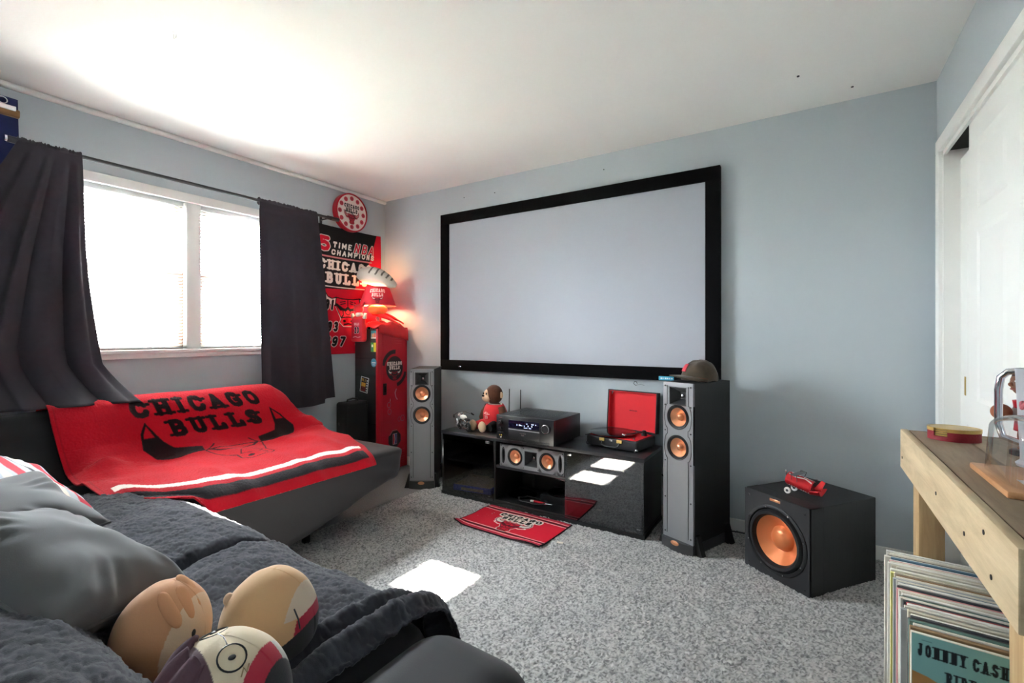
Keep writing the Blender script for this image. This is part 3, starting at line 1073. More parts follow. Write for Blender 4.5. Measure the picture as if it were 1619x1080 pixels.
# ================================================================== PROJECTION SCREEN
t = thing('projection_screen', 'large projection screen in a black velvet frame on the wall', 'screen', (1.832, 0, .888))
SW, SH, FB = 2.205, 1.315, .086
def bar(x0, x1, z0, z1):
    MB().span(x0, x1, -.05, -.008, z0, z1, .004).build('frame_bar', 'velvet', t)
bar(-SW / 2, SW / 2, SH - FB, SH)
bar(-SW / 2, SW / 2, 0, FB)
bar(-SW / 2, -SW / 2 + FB, FB - .002, SH - FB + .002)
bar(SW / 2 - FB, SW / 2, FB - .002, SH - FB + .002)
MB().span(-SW / 2 + .04, SW / 2 - .04, -.034, -.026, .04, SH - .04).build('screen_surface', 'screen', t)
MB().span(-SW / 2 + .15, SW / 2 - .15, -.026, -.001, .2, .24).build('wall_bracket', 'black', t)
bd = MB().span(-.905, -.875, -.053, -.049, .025, .037, .001)
bd.build('frame_badge', 'silver', t)
lb = MB().span(.738, .832, -.0535, -.049, .003, .028, .002).build('sticker', 'cyan', t, label='cyan sticker on the frame')
mk = MB()
for q, wd in enumerate((.010, .006, .010, .008, .007, .011)):
    mk.span(.750 + q * .013, .750 + q * .013 + wd, -.0542, -.0534, .011, .020)
mk.build('sticker_print', 'white', lb)
# ================================================================== SOFAS
def sag(q):
    return q


t = thing('chaise_sofa', 'black covered sofa with open chaise end under the window', 'sofa', (.62, -1.9, 0))
OX, OY = .62, -1.9
def seatA(p):
    k = min(1, max(0, (p.y + OY + 1.85) / .85))
    zb, zt = .06, .462
    h = (p.z - zb) / (zt - zb)
    z = p.z + .20 * k ** 1.15 * (1 - h) ** 1.0
    x = p.x - .02 * k * (1 - h) * (1 if p.x > 0 else 0)
    y = p.y - .02 * k * (1 - h) * (1 if p.y > .6 else 0)
    z += .006 * math.sin(p.y * 3 + 1) * h + .004 * noise.noise(Vector((p.x * 5, p.y * 5, p.z * 5)))
    # pulled folds of the stretch cover on the front
    if p.x > .4:
        x += .006 * math.sin((p.y * .8 + p.z * 1.1) * 26) * k * (1 - h)
    return Vector((x, y, z))
MB().rbox((.07, .355, .261), (.98, 1.29, .402), .055, 46, seatA).build('seat', 'sofa', t, ang=80)
MB().rbox((-.17, -.6, .25), (.50, .80, .38), .05, 10).build('corner_base', 'sofa', t, ang=80)
def backA(p):
    h = max(0, (p.z - .42) / .40)
    x = p.x - .09 * h * (p.x + .56) / .28
    e = max(0, (p.y - .56) / .24)
    z = p.z - .07 * e * e * (1 if p.z > .5 else 0)
    z += .008 * noise.noise(Vector((p.y * 3, p.z * 3, 1)))
    x += .007 * math.sin((p.z * 1.3 - p.y * .35) * 40) * (1 if p.y < -.4 and p.x > -.4 else 0) * min(1, (-.4 - p.y) * 5) * h
    return Vector((x, y_(p), z))
def y_(p):
    return p.y
MB().rbox((-.42, -.12, .52), (.28, 1.80, .54), .085, 34, backA).build('backrest', 'sofa', t, ang=80)
for (x, y, h) in ((.42, -.28, .07), (-.3, -.28, .07), (-.3, .6, .16), (.36, .42, .16)):
    MB().lathe([(.022, 0), (.03, h + .03), (0, h + .03)], 16).build('foot', 'black', t, loc=(x, y, 0))

t = thing('sofa', 'dark sofa section covered by the charcoal fleece throw', 'sofa', (1.75, -2.65, 0))
OX, OY = 1.75, -2.65
MB().rbox((.0, -.02, .17), (1.80, .86, .24), .04, 8).build('base', 'sofa', t, ang=80)
for cx in (-.37, .44):
    MB().rbox((cx, .16, .36), (.80, .60, .18), .07, 8).build('seat_cushion', 'sofa', t, ang=80)
MB().rbox((-.15, -.31, .425), (2.04, .28, .42), .10, 10).build('backrest', 'sofa', t, ang=80)
def arm(p):
    z = p.z + .015 * math.cos((p.y - .05) * 2.4) * (1 if p.z > .3 else 0)
    return Vector((p.x, p.y + .015 * math.sin((p.x) * 3), z))
MB().rbox((1.005, .015, .265), (.36, .88, .43), .12, 16, arm, 7).build('end_arm', 'sofa', t, ang=80)
for (x, y) in ((-.8, .32), (1.05, .32), (-.8, -.36), (1.05, -.36)):
    MB().lathe([(.022, 0), (.03, .08), (0, .08)], 16).build('foot', 'black', t, loc=(x, y, 0))

# fleece throw: from behind the backrest, over it, down and across the seat and off the front
nu, nv = 330, 330
xs = np.linspace(.74, 2.60, nu)
prof = [(-3.12, .44), (-3.125, .56), (-3.09, .635), (-3.01, .672), (-2.90, .668), (-2.815, .635), (-2.765, .57), (-2.74, .51), (-2.70, .475),
        (-2.60, .468), (-2.50, .482), (-2.36, .487), (-2.25, .478), (-2.18, .452), (-2.135, .40), (-2.125, .33), (-2.12, .25)]
pa = np.array(prof)
dl = np.r_[0, np.cumsum(np.hypot(*np.diff(pa, axis=0).T))]
ss = np.linspace(0, dl[-1], nv)
def smooth1(a, n=9):
    k = np.ones(n) / n
    ap = np.r_[np.full(n // 2, a[0]), a, np.full(n // 2, a[-1])]
    return np.convolve(ap, k, 'valid')
py = smooth1(np.interp(ss, dl, pa[:, 0]), 13)
pz = smooth1(np.interp(ss, dl, pa[:, 1]), 13)
ty, tz = np.gradient(py), np.gradient(pz)
ln = np.hypot(ty, tz)
nyv, nzv = -tz / ln, ty / ln          # outward normal of the profile
XX = np.repeat(xs[None, :], nv, 0)
PYY = np.repeat(py[:, None], nu, 1)
PZZ = np.repeat(pz[:, None], nu, 1)
seatw = np.clip((ss - .55) / .1, 0, 1)[:, None]
seam = np.exp(-((XX - 1.80 - .02 * np.sin(PYY * 9)) / .028) ** 2)
crown = -.030 * seam * seatw
bulge = .012 * np.cos((XX - 1.40) / .8 * 2 * PI * .5) * seatw
wr = .006 * vnoise(nu, nv, 12, 10, 21) + .004 * vnoise(nu, nv, 26, 40, 22)
dirw = .005 * np.sin(XX * 16 + 9 * PYY + 4 * vnoise(nu, nv, 5, 5, 23)) * seatw
edge = np.clip((XX - 2.36) / .24, 0, 1)
fold = (.030 * np.exp(-((XX - 2.545) / .030) ** 2) + .022 * np.exp(-((XX - 2.44 - .05 * (PYY + 2.4)) / .022) ** 2)
        - .014 * np.exp(-((XX - 2.495) / .016) ** 2)) * np.clip((ss - .52) / .2, 0, 1)[:, None]
fuzz = RNG.uniform(-.0022, .0022, XX.shape) + .0022 * vnoise(nu, nv, 150, 150, 24) + .002 * vnoise(nu, nv, 80, 80, 25)
off = .012 + crown + bulge + wr + dirw + fold + fuzz
P = np.stack([XX + RNG.uniform(-.0015, .0015, XX.shape), PYY + nyv[:, None] * off, PZZ + nzv[:, None] * off], -1)
tone = 1 + .34 * vnoise(nu, nv, 90, 60, 26) + .20 * vnoise(nu, nv, 14, 20, 27) + .10 * RNG.uniform(-1, 1, XX.shape)
col = np.array(lin((50, 50, 57))[:3])[None, None, :] * tone[..., None]
o = npgrid('fleece_throw', P, 'throw', None, col, solid=.006, offset=-1, smooth=True, flip=True)
tag(o, 'charcoal fleece throw spread over the sofa seat and back', 'throw blanket')

# ------------------------------------------------------------------ red team blanket over the chaise sofa
BL = 1.32
pr_ = [(.075, .70), (.078, .76), (.12, .812), (.19, .828), (.265, .815), (.305, .76), (.335, .68), (.365, .60), (.395, .53), (.43, .488), (.50, .476),
       (.70, .478), (.92, .482), (1.06, .482), (1.14, .468), (1.185, .435), (1.200, .395)]
pa = np.array(pr_)
dl = np.r_[0, np.cumsum(np.hypot(*np.diff(pa, axis=0).T))]
VT = float(dl[-1])
nbx, nby = 380, 400
c = Canvas(BL, VT, nbx, nby, (178, 8, 30))
V = lambda v: VT - v             # v measured from the hidden top edge
vtop = float(np.interp(.265, pa[:5, 0], dl[:5]))
c.rect(0, BL, V(.10), V(.055), BLK)
c.rect(0, BL, V(.185), V(.155), WHT)
c.text('CHICAGO', .335, V(.385), .735, .105, (26, 16, 20), .27, True, arch=.0, gap=.34)
c.text('BULLS', .475, V(.515), .52, .105, (26, 16, 20), .27, True, gap=.3)
def pv(x, v):
    return (x, V(v))
for s_ in (-1, 1):
    cx = .735
    f_ = lambda pts: [(cx + s_ * a, V(v)) for a, v in pts]
    c.poly(f_([(.36, .41), (.40, .47), (.42, .56), (.38, .63), (.28, .665), (.16, .66), (.16, .60), (.28, .575), (.315, .53)]), (26, 16, 20))
    c.poly(f_([(.362, .43), (.388, .475), (.395, .50), (.345, .50)]), (178, 8, 30))
    c.stroke(f_([(.10, .60), (.16, .67), (.12, .78), (.08, .86), (.09, .93), (.05, .98), (0, .99)]), .008, (60, 12, 22))
    c.stroke(f_([(.02, .73), (.09, .70), (.13, .66)]), .014, (40, 12, 20))
    c.disc(cx + s_ * .04, V(.93), .016, .016, (40, 12, 20))
    c.stroke(f_([(.03, .80), (.06, .86), (.02, .90)]), .006, (60, 12, 22))
c.stroke([pv(.60, .655), pv(.87, .655)], .012, (40, 12, 20))
c.rect(.05, BL - .04, .150, .195, WHT)
c.rect(.05, BL - .04, .055, .115, (34, 30, 34))
c.stroke([(.018, .01), (.018, VT - .01)], .006, (150, 10, 28))
vv = np.linspace(0, VT, nby)
bx = smooth1(np.interp(vv, dl, pa[:, 0]), 15)
bz = smooth1(np.interp(vv, dl, pa[:, 1]), 15)
def blanket(X, Y):
    v = VT - Y
    j = np.arange(nby)
    px = np.repeat(bx[::-1][:, None], nbx, 1)
    pz_ = np.repeat(bz[::-1][:, None], nbx, 1)
    tx = np.gradient(px, axis=0)
    tz_ = np.gradient(pz_, axis=0)
    l_ = np.hypot(tx, tz_)
    nx_, nz_ = tz_ / l_, -tx / l_
    u = X / BL
    yl = -2.385 + .03 * np.clip((v - .35) / .3, 0, 1)
    yr = -1.20 + .20 * np.clip((v - .25) / .35, 0, 1) - .17 * np.clip((v - .95) / .4, 0, 1)
    yy = yl + (yr - yl) * u
    seat = np.clip((v - .50) / .15, 0, 1)
    off = .010 + .008 * (vnoise(nbx, nby, 7, 9, 31) + .6) * (.4 + seat)
    # soft ripples running across the front part, a raised fold at the near left
    off += seat * .016 * np.maximum(0, np.sin(X * 9.5 + 3.2 * v + .6)) ** 2
    off += seat * .010 * np.maximum(0, np.sin(X * 17 - 5 * v)) ** 3
    off += .075 * np.exp(-((X - .13) / .085) ** 2) * np.exp(-((v - .66) / .10) ** 2)
    off += .05 * np.exp(-((u - .97) / .06) ** 2) * np.exp(-((v - .62) / .12) ** 2)
    # rests lower beyond the end of the backrest
    endk = np.clip((yy + 1.26) / .22, 0, 1) * np.clip((.52 - v) / .2, 0, 1)
    Z = pz_ + nz_ * off - .16 * endk
    Xw = px + nx_ * off + .05 * endk
    # the left front strip lies further back on the seat corner
    lf = np.clip((.30 - X) / .22, 0, 1) * np.clip((v - .75) / .4, 0, 1)
    Xw = Xw - .23 * lf ** 1.2
    Z = np.where(lf > 0, np.maximum(Z, .485 * np.minimum(1, lf * 4) + Z * (1 - np.minimum(1, lf * 4))), Z)
    Z = Z + .0015 * RNG.uniform(-1, 1, Z.shape)
    return np.stack([Xw, yy, Z], -1)
o = c.panel('team_blanket', 'fleece_print', None, blanket, solid=.007, offset=0, flip=False)
tag(o, 'red fleece team blanket with black lettering draped over the chaise sofa', 'blanket')

# ------------------------------------------------------------------ cushions
def pillow_obj(name, label, w, h, th, loc, rot, m, seed=0, canvas=None, n=70, group=None, wrinkle=1.0):
    def side(sgn, Xu, Yv):
        u = Xu
        v = Yv
        x = w / 2 * u * (1 - .09 * np.cos(v * PI / 2) ** 2)
        y = h / 2 * v * (1 - .09 * np.cos(u * PI / 2) ** 2)
        z = np.clip((1 - u ** 2) * (1 - v ** 2), 0, 1) ** .42 * th / 2
        rad = np.sqrt(u ** 2 + v ** 2)
        an = np.arctan2(v, u)
        wr = .012 * wrinkle * np.sin(an * 13 + 3 * np.sin(an * 4 + seed)) * np.clip(rad - .55, 0, 1) * np.clip(1.35 - rad, 0, 1) * 2
        wr = wr + .010 * wrinkle * vnoise(u.shape[1], u.shape[0], 5, 5, seed + 3)
        z = z + wr * np.clip(z / (th / 4), 0, 1)
        return np.stack([x, y, sgn * z], -1)
    if canvas is None:
        a = np.linspace(-1, 1, n)
        U, V_ = np.meshgrid(a, a)
        cols = None
    else:
        U, V_ = np.meshgrid(np.linspace(-1, 1, canvas.nx), np.linspace(-1, 1, canvas.ny))
        cols = canvas.colors()
    t_ = thing(name, label, 'cushion', loc, rot=rot, group=group)
    npgrid('front_cover', side(1, U, V_), m, t_, cols)
    npgrid('back_cover', side(-1, U, V_), m, t_, cols, flip=True)
    rim = [(w / 2 * u * (1 - .09 * math.cos(v * PI / 2) ** 2), h / 2 * v * (1 - .09 * math.cos(u * PI / 2) ** 2), 0)
           for u, v in [(-1 + 2 * k / 20, -1) for k in range(20)] + [(1, -1 + 2 * k / 20) for k in range(20)]
           + [(1 - 2 * k / 20, 1) for k in range(20)] + [(-1, 1 - 2 * k / 20) for k in range(20)]]
    MB().tube(rim, .004, 6, True).build('seam', m if canvas is None else 'pillow', t_)
    return t_


def axes(a, b_):
    a, b_ = Vector(a).normalized(), Vector(b_)
    b_ = (b_ - a * a.dot(b_)).normalized()
    n_ = a.cross(b_)
    return Matrix((a, b_, n_)).transposed().to_euler()
pillow_obj('cushion', 'plain grey cushion with a puckered corner beside the egg plushes', .44, .42, .19, (1.965, -2.755, .650), axes((.32, .16, -.15), (-.18, .24, -.10)), 'pillow', 2)
pillow_obj('cushion', 'plain grey cushion wedged between the striped cushion and the sofa back', .42, .40, .16, (1.50, -2.80, .665), axes((.9, .12, -.2), (-.1, .75, .06)), 'pillow', 5)
c = Canvas(1, 1, 120, 120, (196, 200, 208))
for a, wd, cl in ((.06, .08, (206, 66, 80)), (.2, .05, (60, 60, 66)), (.30, .05, WHT), (.42, .09, (206, 60, 76)), (.55, .035, (66, 66, 72)), (.66, .07, WHT), (.80, .09, (200, 64, 78)), (.93, .04, (86, 90, 98))):
    c.stroke([(-.1, a - .12), (1.1, a + .12)], wd, cl)
pillow_obj('cushion', 'red white and grey striped cushion in the corner of the sofas', .50, .48, .18, (1.08, -2.70, .660), axes((.92, .12, -.22), (-.1, .85, -.5)), 'cloth_print', 8, c)


# ------------------------------------------------------------------ egg shaped plush toys
def plush(name, label, loc, r, rot, colfn, sq=1.08):
    t_ = thing(name, label, 'plush toy', loc, rot=rot)
    nu_, nv_ = 260, 180
    th = np.linspace(0, PI, nv_)[:, None] * np.ones((1, nu_))
    ph = np.linspace(0, 2 * PI, nu_)[None, :] * np.ones((nv_, 1))
    Z = np.cos(th)
    wid = np.sin(th) * (1 - .10 * Z)
    Xs, Ys = wid * np.cos(ph), wid * np.sin(ph)
    col = np.zeros((nv_, nu_, 3))
    for j in range(nv_):
        for i in range(nu_):
            col[j, i] = lin(colfn(Xs[j, i], Ys[j, i], Z[j, i]))[:3]
    k = 1 + .012 * vnoise(nu_, nv_, 10, 8, 41)
    k[:, -1] = k[:, 0]
    P = np.stack([Xs * r * k, Ys * r * k, Z * r * sq * k], -1)
    npgrid('body', P, 'plush', t_, col, flip=True)
    return t_


SKIN = (212, 170, 124)
def c1(x, y, z):                 # tan egg: pale face to the right, maroon shirt below
    if z < -.62: return (120, 34, 54)
    if x > .56: return (222, 194, 164)
    return (210, 154, 112)
t = plush('egg_plush', 'tan egg plush with folded hair flap and pale face', (2.225, -2.65, .548), .090, (R(-6), R(10), R(32)), c1, 1.12)
ap = mat('apricot_plush', (210, 152, 110), .85, bump=.2, bs=250)
for (p_, r_, ry_) in (((.030, -.046, .066), (.042, .016, .010), 38), ((.044, -.020, .070), (.040, .018, .010), 46), ((.030, .006, .082), (.044, .018, .010), 32)):
    MB().ball((0, 0, 0), r_, 22, 12).build('hair_tuft', ap, t, loc=p_, rot=(R(18 if p_[1] < -.03 else 0), R(ry_), R(-14)))
MB().ball((.080, -.030, .020), (.004, .005, .009), 10, 8).build('eye', 'black', t)

def c2(x, y, z):
    ln_ = -.62 + .62 * (x + .2)
    if z < ln_ or z < -.75: return (34, 34, 37)
    if x > .80 and z < ln_ + .26: return (176, 30, 56)
    if x > .62 and z > .30: return (210, 192, 170)
    return SKIN
t = plush('egg_plush', 'bald tan egg plush wearing a black shirt with red collar', (2.378, -2.505, .550), .100, (0, R(4), R(32)), c2, 1.06)
MB().tube([(.075, -.055, .055), (.085, -.055, .035), (.088, -.05, .012)], .0016, 6).build('stitched_ear', 'rod', t)
MB().ball((-.076, -.032, .050), (.012, .010, .015), 12, 8).build('ear', 'tanplush', t)
for q in (0, .022):
    MB().tube([(-.06 + q, -.088, -.052), (-.055 + q, -.088, -.066)], .0014, 5).build('stitch', 'rod', t)

def c3(x, y, z):
    if x * .62 + y * .78 < -.34 or z < -.1 and x < .2: return (94, 66, 74)
    if x > .80: return (34, 34, 37)
    if x > .58: return (180, 34, 58) if y < .30 else (200, 198, 190)
    return (222, 204, 174)
t = plush('egg_plush', 'egg plush with maroon hair and round glasses lying face up', (2.578, -2.700, .580), .102, (0, 0, R(32)), c3, 1.0)
def onball(x, y, rr=.1015):
    return (x, y, math.sqrt(max(0, rr * rr - x * x - y * y)))
g = MB()
for (cx, cy) in ((.032, -.032), (-.030, .020)):
    g.tube([onball(cx + .020 * math.cos(a), cy + .020 * math.sin(a)) for a in np.linspace(0, 2 * PI, 24, endpoint=False)], .0014, 6, True)
g.tube([onball(.017, -.019), onball(.002, -.004), onball(-.015, .007)], .0014, 6)
g.build('glasses', 'black', t)
for (cx, cy) in ((.032, -.032), (-.030, .020)):
    MB().ball(onball(cx, cy, .0995), (.006, .006, .003), 12, 8).build('eye', 'black', t)
def flap3(u, v):
    a = PI * (.95 + .55 * u)
    e = .48 + .95 * v
    return (.104 * math.cos(a) * math.sin(e), .104 * math.sin(a) * math.sin(e), .104 * math.cos(e) + .006 * math.sin(u * 18))
MB().grid(flap3, 30, 14).build('hair', mat('maroon_plush', (88, 60, 70), .85, bump=.25, bs=250), t, solid=.008, ang=80)
mk = MB()
mk.tube([onball(.058, -.030), onball(.060, -.040), onball(.054, -.038), onball(.056, -.048)], .0012, 5)
mk.build('mouth_stitch', 'tanboard', t)
# ================================================================== LOCKER AND WHAT IS ON AND BY IT
LX, LY = .155, -.184
t = thing('locker', 'red and black metal team locker in the corner', 'locker', (LX, LY, 0))
MB().span(-.143, .125, -.171, .171, 0, 1.232, .004).build('cabinet', mat('black_enamel', (26, 26, 28), .45, bump=.05, bs=200), t)
for z in (.42, .83, .98):
    MB().span(-.14, .12, -.1718, -.1705, z, z + .003).build('side_seam', 'blackgloss', t)
MB().span(.120, .146, -.171, -.128, 0, 1.234, .004).build('front_frame', 'red', t)
dw, dh = .300, 1.226
c = Canvas(dw, dh, 150, 560, (192, 20, 42))
cx, cz = .150, .885
BK = (44, 30, 36)
c.disc(cx, cz, .150, .165, BK, .78, 85, 168)
c.disc(cx, cz, .150, .165, BK, .80, 282, 345)
c.disc(cx, cz, .098, .108, BK)
c.text('CHICAGO', cx - .088, cz + .025, .176, .036, WHT, .26, True)
c.text('BULLS', cx - .060, cz - .012, .120, .034, WHT, .26, True)
c.bull(cx, cz - .052, .072, .052, (176, 20, 40), WHT, BK, lw=.06)
c.text('8', .09, .56, .04, .09, (150, 130, 130), .06, False)
for (x, z) in ((.085, .57), (.09, .51)):
    c.disc(x, z, .022, .026, (150, 120, 124), .8)
c.disc(.245, .435, .025, .028, (150, 110, 116), .8)
c.disc(.205, .43, .018, .022, (150, 110, 116), .8)
c.stroke([(.17, .70), (.155, .67), (.165, .63), (.18, .61)], .010, (206, 150, 160))
c.stroke([(.10, .62), (.098, .60)], .006, (220, 180, 180))
hexp = [(.150 + .078 * math.cos(a), .262 + .078 * math.sin(a)) for a in np.linspace(0, 2 * PI, 9)[:-1] + .39]
c.poly(hexp, (30, 26, 32))
c.stroke([(.095, .305), (.125, .338), (.175, .338)], .010, (196, 110, 110))
c.rect(.128, .178, .215, .310, (220, 214, 216))
c.rect(.131, .151, .219, .306, (196, 40, 60))
c.rect(.155, .175, .219, .306, (50, 66, 130))
c.stroke([(.148, .225), (.155, .26), (.150, .30)], .010, (226, 222, 224))
dr = c.panel('locker_door', 'door_print', t, lambda X, Y: np.stack([X * 0 + .146, -.129 + X, .004 + Y], -1), solid=.014, offset=-1)
for k in range(4):
    MB().span(.146, .149, -.03, .10, 1.105 + k * .022, 1.111 + k * .022, .001).build('louver', 'red', dr)
for k in range(6):
    MB().span(.146, .149, .02, .14, .049 + k * .022, .054 + k * .022, .001).build('louver', 'red', dr)
hp = MB().span(.1455, .1485, -.112, -.072, .665, .765, .004)
hp.build('handle_recess', 'black', dr)
MB().span(.148, .153, -.096, -.088, .69, .74, .002).build('latch', 'blackgloss', dr)
tr = MB()
for (a, b_) in (((-.118, 1.19), (.160, 1.19)), ((-.118, 1.19), (-.118, .03)), ((.160, 1.19), (.160, .03))):
    tr.tube([(.1465, a[0], a[1]), (.1465, b_[0], b_[1])], .0022, 6)
tr.build('door_crease', 'red', dr)


def sticker(label, x, z, w, h, paint, rotang=0, disc=False):
    cc = Canvas(w, h, 40, 40, (240, 240, 236))
    paint(cc)
    ca, sa = math.cos(rotang), math.sin(rotang)
    o_ = cc.panel('sticker', 'print', t, lambda X, Y: np.stack([x + (X - w / 2) * ca - (Y - h / 2) * sa, X * 0 - .1722, z + (X - w / 2) * sa + (Y - h / 2) * ca], -1),
                  mask=(lambda X, Y: (X / w - .5) ** 2 + (Y / h - .5) ** 2 < .245) if disc else None)
    o_['label'] = label
def s1(cc):
    cc.rect(0, .07, 0, .07, (120, 160, 170)); cc.rect(0, .07, .045, .07, (64, 156, 170)); cc.disc(.022, .025, .012, .02, (190, 130, 90)); cc.disc(.046, .028, .012, .022, (200, 96, 70)); cc.rect(0, .07, 0, .01, (220, 214, 200))
def s2(cc):
    cc.rect(0, .035, 0, .08, (60, 160, 70)); cc.rect(.035, .07, 0, .08, (226, 214, 60)); cc.disc(.018, .05, .01, .014, (230, 240, 230)); cc.rect(.012, .022, .01, .04, (40, 110, 170))
def s3(cc):
    cc.rect(0, 1, 0, 1, (92, 170, 200)); cc.stroke([(.016, .038), (.054, .038)], .012, (232, 242, 248)); cc.stroke([(.020, .020), (.050, .020)], .005, (230, 240, 246))
def s4(cc):
    cc.rect(.006, .094, .006, .128, (40, 34, 34)); cc.rect(.01, .066, .05, .085, (226, 160, 60)); cc.rect(.01, .066, .01, .045, (150, 44, 40)); cc.text('95.7', .010, .094, .056, .026, (226, 170, 80), .2, False)
    cc.text('ROCK', .013, .018, .048, .02, (30, 24, 24), .22, False)
    for q in range(5): cc.rect(.074, .090, .014 + q * .022, .026 + q * .022, (230, 226, 220))
sticker('small teal picture sticker', .095, 1.185, .062, .066, s1)
sticker('green and yellow sticker', .095, 1.078, .064, .078, s2)
sticker('round pale blue sticker', .098, .945, .070, .074, s3, 0, True)
sticker('black sticker with orange lettering', -.020, .752, .100, .134, s4, R(-9))

# red cloth heaped on the locker
def heap(u, v):
    x = -.135 + .31 * u
    y = -.165 + .335 * v
    z = .012 + .055 * (math.sin(u * PI) ** .6) * (math.sin(v * PI) ** .5) + .02 * noise.noise(Vector((u * 4, v * 4, 2))) + .012 * math.sin(u * 14 + v * 5)
    over = max(0, x - .150)
    if over > 0:
        k_ = min(1, over / .025)
        dz = -.02 - .10 * k_ * (0.3 + .7 * v)
        x = .150 + .010 * min(1, over * 60)
        z = .02 + dz * k_
    return (x, y, max(z, .004) if over <= 0 else z)
o = MB().grid(heap, 60, 60).build('red_cloth', 'redcloth', None, loc=(LX, LY, 1.232), solid=.008, ang=80)
tag(o, 'red cloth heaped on top of the locker and hanging over its edge', 'cloth')
def claw(u, v):
    a = v * 2 * PI
    L_ = .26
    rr = .028 * (math.sin(min(1, u * 1.15 + .05) * PI * .93) ** .6)
    return (u * L_ - .05, rr * 1.3 * math.cos(a), .10 - .09 * u * u + rr * .7 * math.sin(a))
for k, (rz, dx, dy, dz) in enumerate(((R(20), .02, -.06, .0), (R(46), .0, -.02, .012))):
    o = MB().grid(claw, 30, 16).build('foam_claw', 'redcloth', None, loc=(LX + dx, LY + dy, 1.262 + dz), rot=(0, 0, rz), ang=80)
    tag(o, 'soft red foam claw lying across the top of the locker', 'foam toy', 'foam claws on the locker')

# lamp
t = thing('table_lamp', 'lit table lamp with red team shade on the locker', 'lamp', (.165, -.235, 1.262))
MB().lathe([(.055, 0), (.062, .006), (.062, .014), (.05, .022), (.03, .026), (0, .026)], 32).build('base', 'red', t)
st = MB().lathe([(.016, .02), (.022, .035), (.012, .05), (.02, .066), (.012, .08), (.022, .092), (.014, .105), (.01, .12)], 20)
st.build('stem', 'white', t)
MB().ball((0, 0, .145), (.085, .085, .048), 32, 16).build('basketball_dome', 'orange', t)
MB().tube([(0, 0, .18), (0, 0, .25)], .008, 10).build('socket', 'brass', t)
MB().ball((0, 0, .275), (.028, .028, .034), 16, 12).build('bulb', mat('warm_bulb', (255, 230, 190), .3, emit=(255, 214, 150), es=18), t)
c = Canvas(1.0, .165, 360, 60, (212, 40, 60))
for q in (.12, .62):
    c.text('CHICAGO', q + .02, .105, .18, .034, (246, 214, 206), .24, True, arch=.006)
    c.text('BULLS', q + .05, .072, .12, .03, (246, 214, 206), .24, True)
    c.bull(q + .11, .045, .05, .03, (190, 30, 50), (240, 200, 190), (110, 14, 30), lw=.06)
def shade(X, Y):
    a = X * 2 * PI + R(235)
    rr = .158 - (.158 - .100) * Y / .165
    return np.stack([rr * np.cos(a), rr * np.sin(a), .178 + Y], -1)
c.panel('lamp_shade', 'shade', t, shade, solid=.002)
MB().ring([(.157 + .002 * math.cos(a), .178 + .002 * math.sin(a)) for a in np.linspace(0, 2 * PI, 8, endpoint=False)], 48).build('shade_rim', 'brass', t)
pl_ = bpy.data.lights.new('lamp_bulb_light', 'POINT')
pl_.energy = 1.0
pl_.color = (1, .72, .42)
pl_.shadow_soft_size = .035
pb = bpy.data.objects.new('lamp_bulb_light', pl_)
COL.objects.link(pb)
pb.parent = t
pb.location = (0, 0, .232)

# grey striped plush lying over the shade top
t = thing('striped_plush', 'pale grey plush with dark stripes lying on the lamp shade', 'plush toy', (.180, -.250, 1.668), rot=(0, R(18), R(33)))
def gp(u, v):
    a = v * 2 * PI
    x = -.175 + .35 * u
    rr = .090 * (max(0, math.sin(PI * min(.999, .06 + .92 * u))) ** .55) * (1.02 - .35 * u)
    return (x, rr * math.cos(a), rr * 1.05 * math.sin(a) + .02 * math.sin(u * PI))
def gc(co):
    u = (co.x + .175) / .35
    if co.z > .018 + .02 * math.sin(max(0, min(1, u)) * PI):
        for k in (.30, .46, .60, .73, .85):
            if abs(u - k - .25 * co.z) < .022: return (96, 88, 78)
    return (208, 200, 188)
MB().grid(gp, 90, 40).build('body', 'greyplush', t, ang=80, colfn=gc)

# little plush wearing a jersey hanging at the locker edge
t = thing('jersey_plush', 'small red plush in a number 23 jersey hanging at the locker edge', 'plush toy', (.120, -.400, 1.135))
MB().rbox((0, 0, .10), (.165, .050, .225), .024, 8, lambda p: Vector((p.x * (1 - .28 * max(0, (p.z - .10) / .12)), p.y, p.z))).build('jersey', 'redcloth', t, ang=80)
c = Canvas(.13, .17, 70, 90, (188, 24, 48))
c.text('BULLS', .032, .118, .066, .024, (236, 214, 210), .2, False)
c.text('23', .036, .052, .058, .055, (30, 22, 30), .24, False, outline=((230, 206, 204), .008))
c.stroke([(.02, .018), (.05, .024), (.08, .016), (.11, .022)], .006, (226, 190, 190))
c.panel('jersey_print', 'print', t, lambda X, Y: np.stack([X - .065, X * 0 - .0258, Y + .01], -1))
MB().ball((.0, 0, .222), (.036, .028, .026), 20, 12).build('neck', 'whitecloth', t)
MB().ball((-.005, 0, .270), (.048, .036, .040), 24, 14).build('head', 'redcloth', t)
for s_ in (-1, 1):
    MB().tube([(s_ * .03 - .005, 0, .29), (s_ * .06 - .005, 0, .305), (s_ * .07 - .005, 0, .33)], [.014, .011, .003], 10).build('horn', 'redcloth', t)
    MB().tube([(s_ * .07, 0, .19), (s_ * .085, -.005, .23)], [.018, .014], 10).build('arm', 'whitecloth', t)
MB().tube([(.0, .01, .30), (.02, .03, .20), (.03, .043, .12)], .0015, 5).build('hanging_cord', 'whitecloth', t)

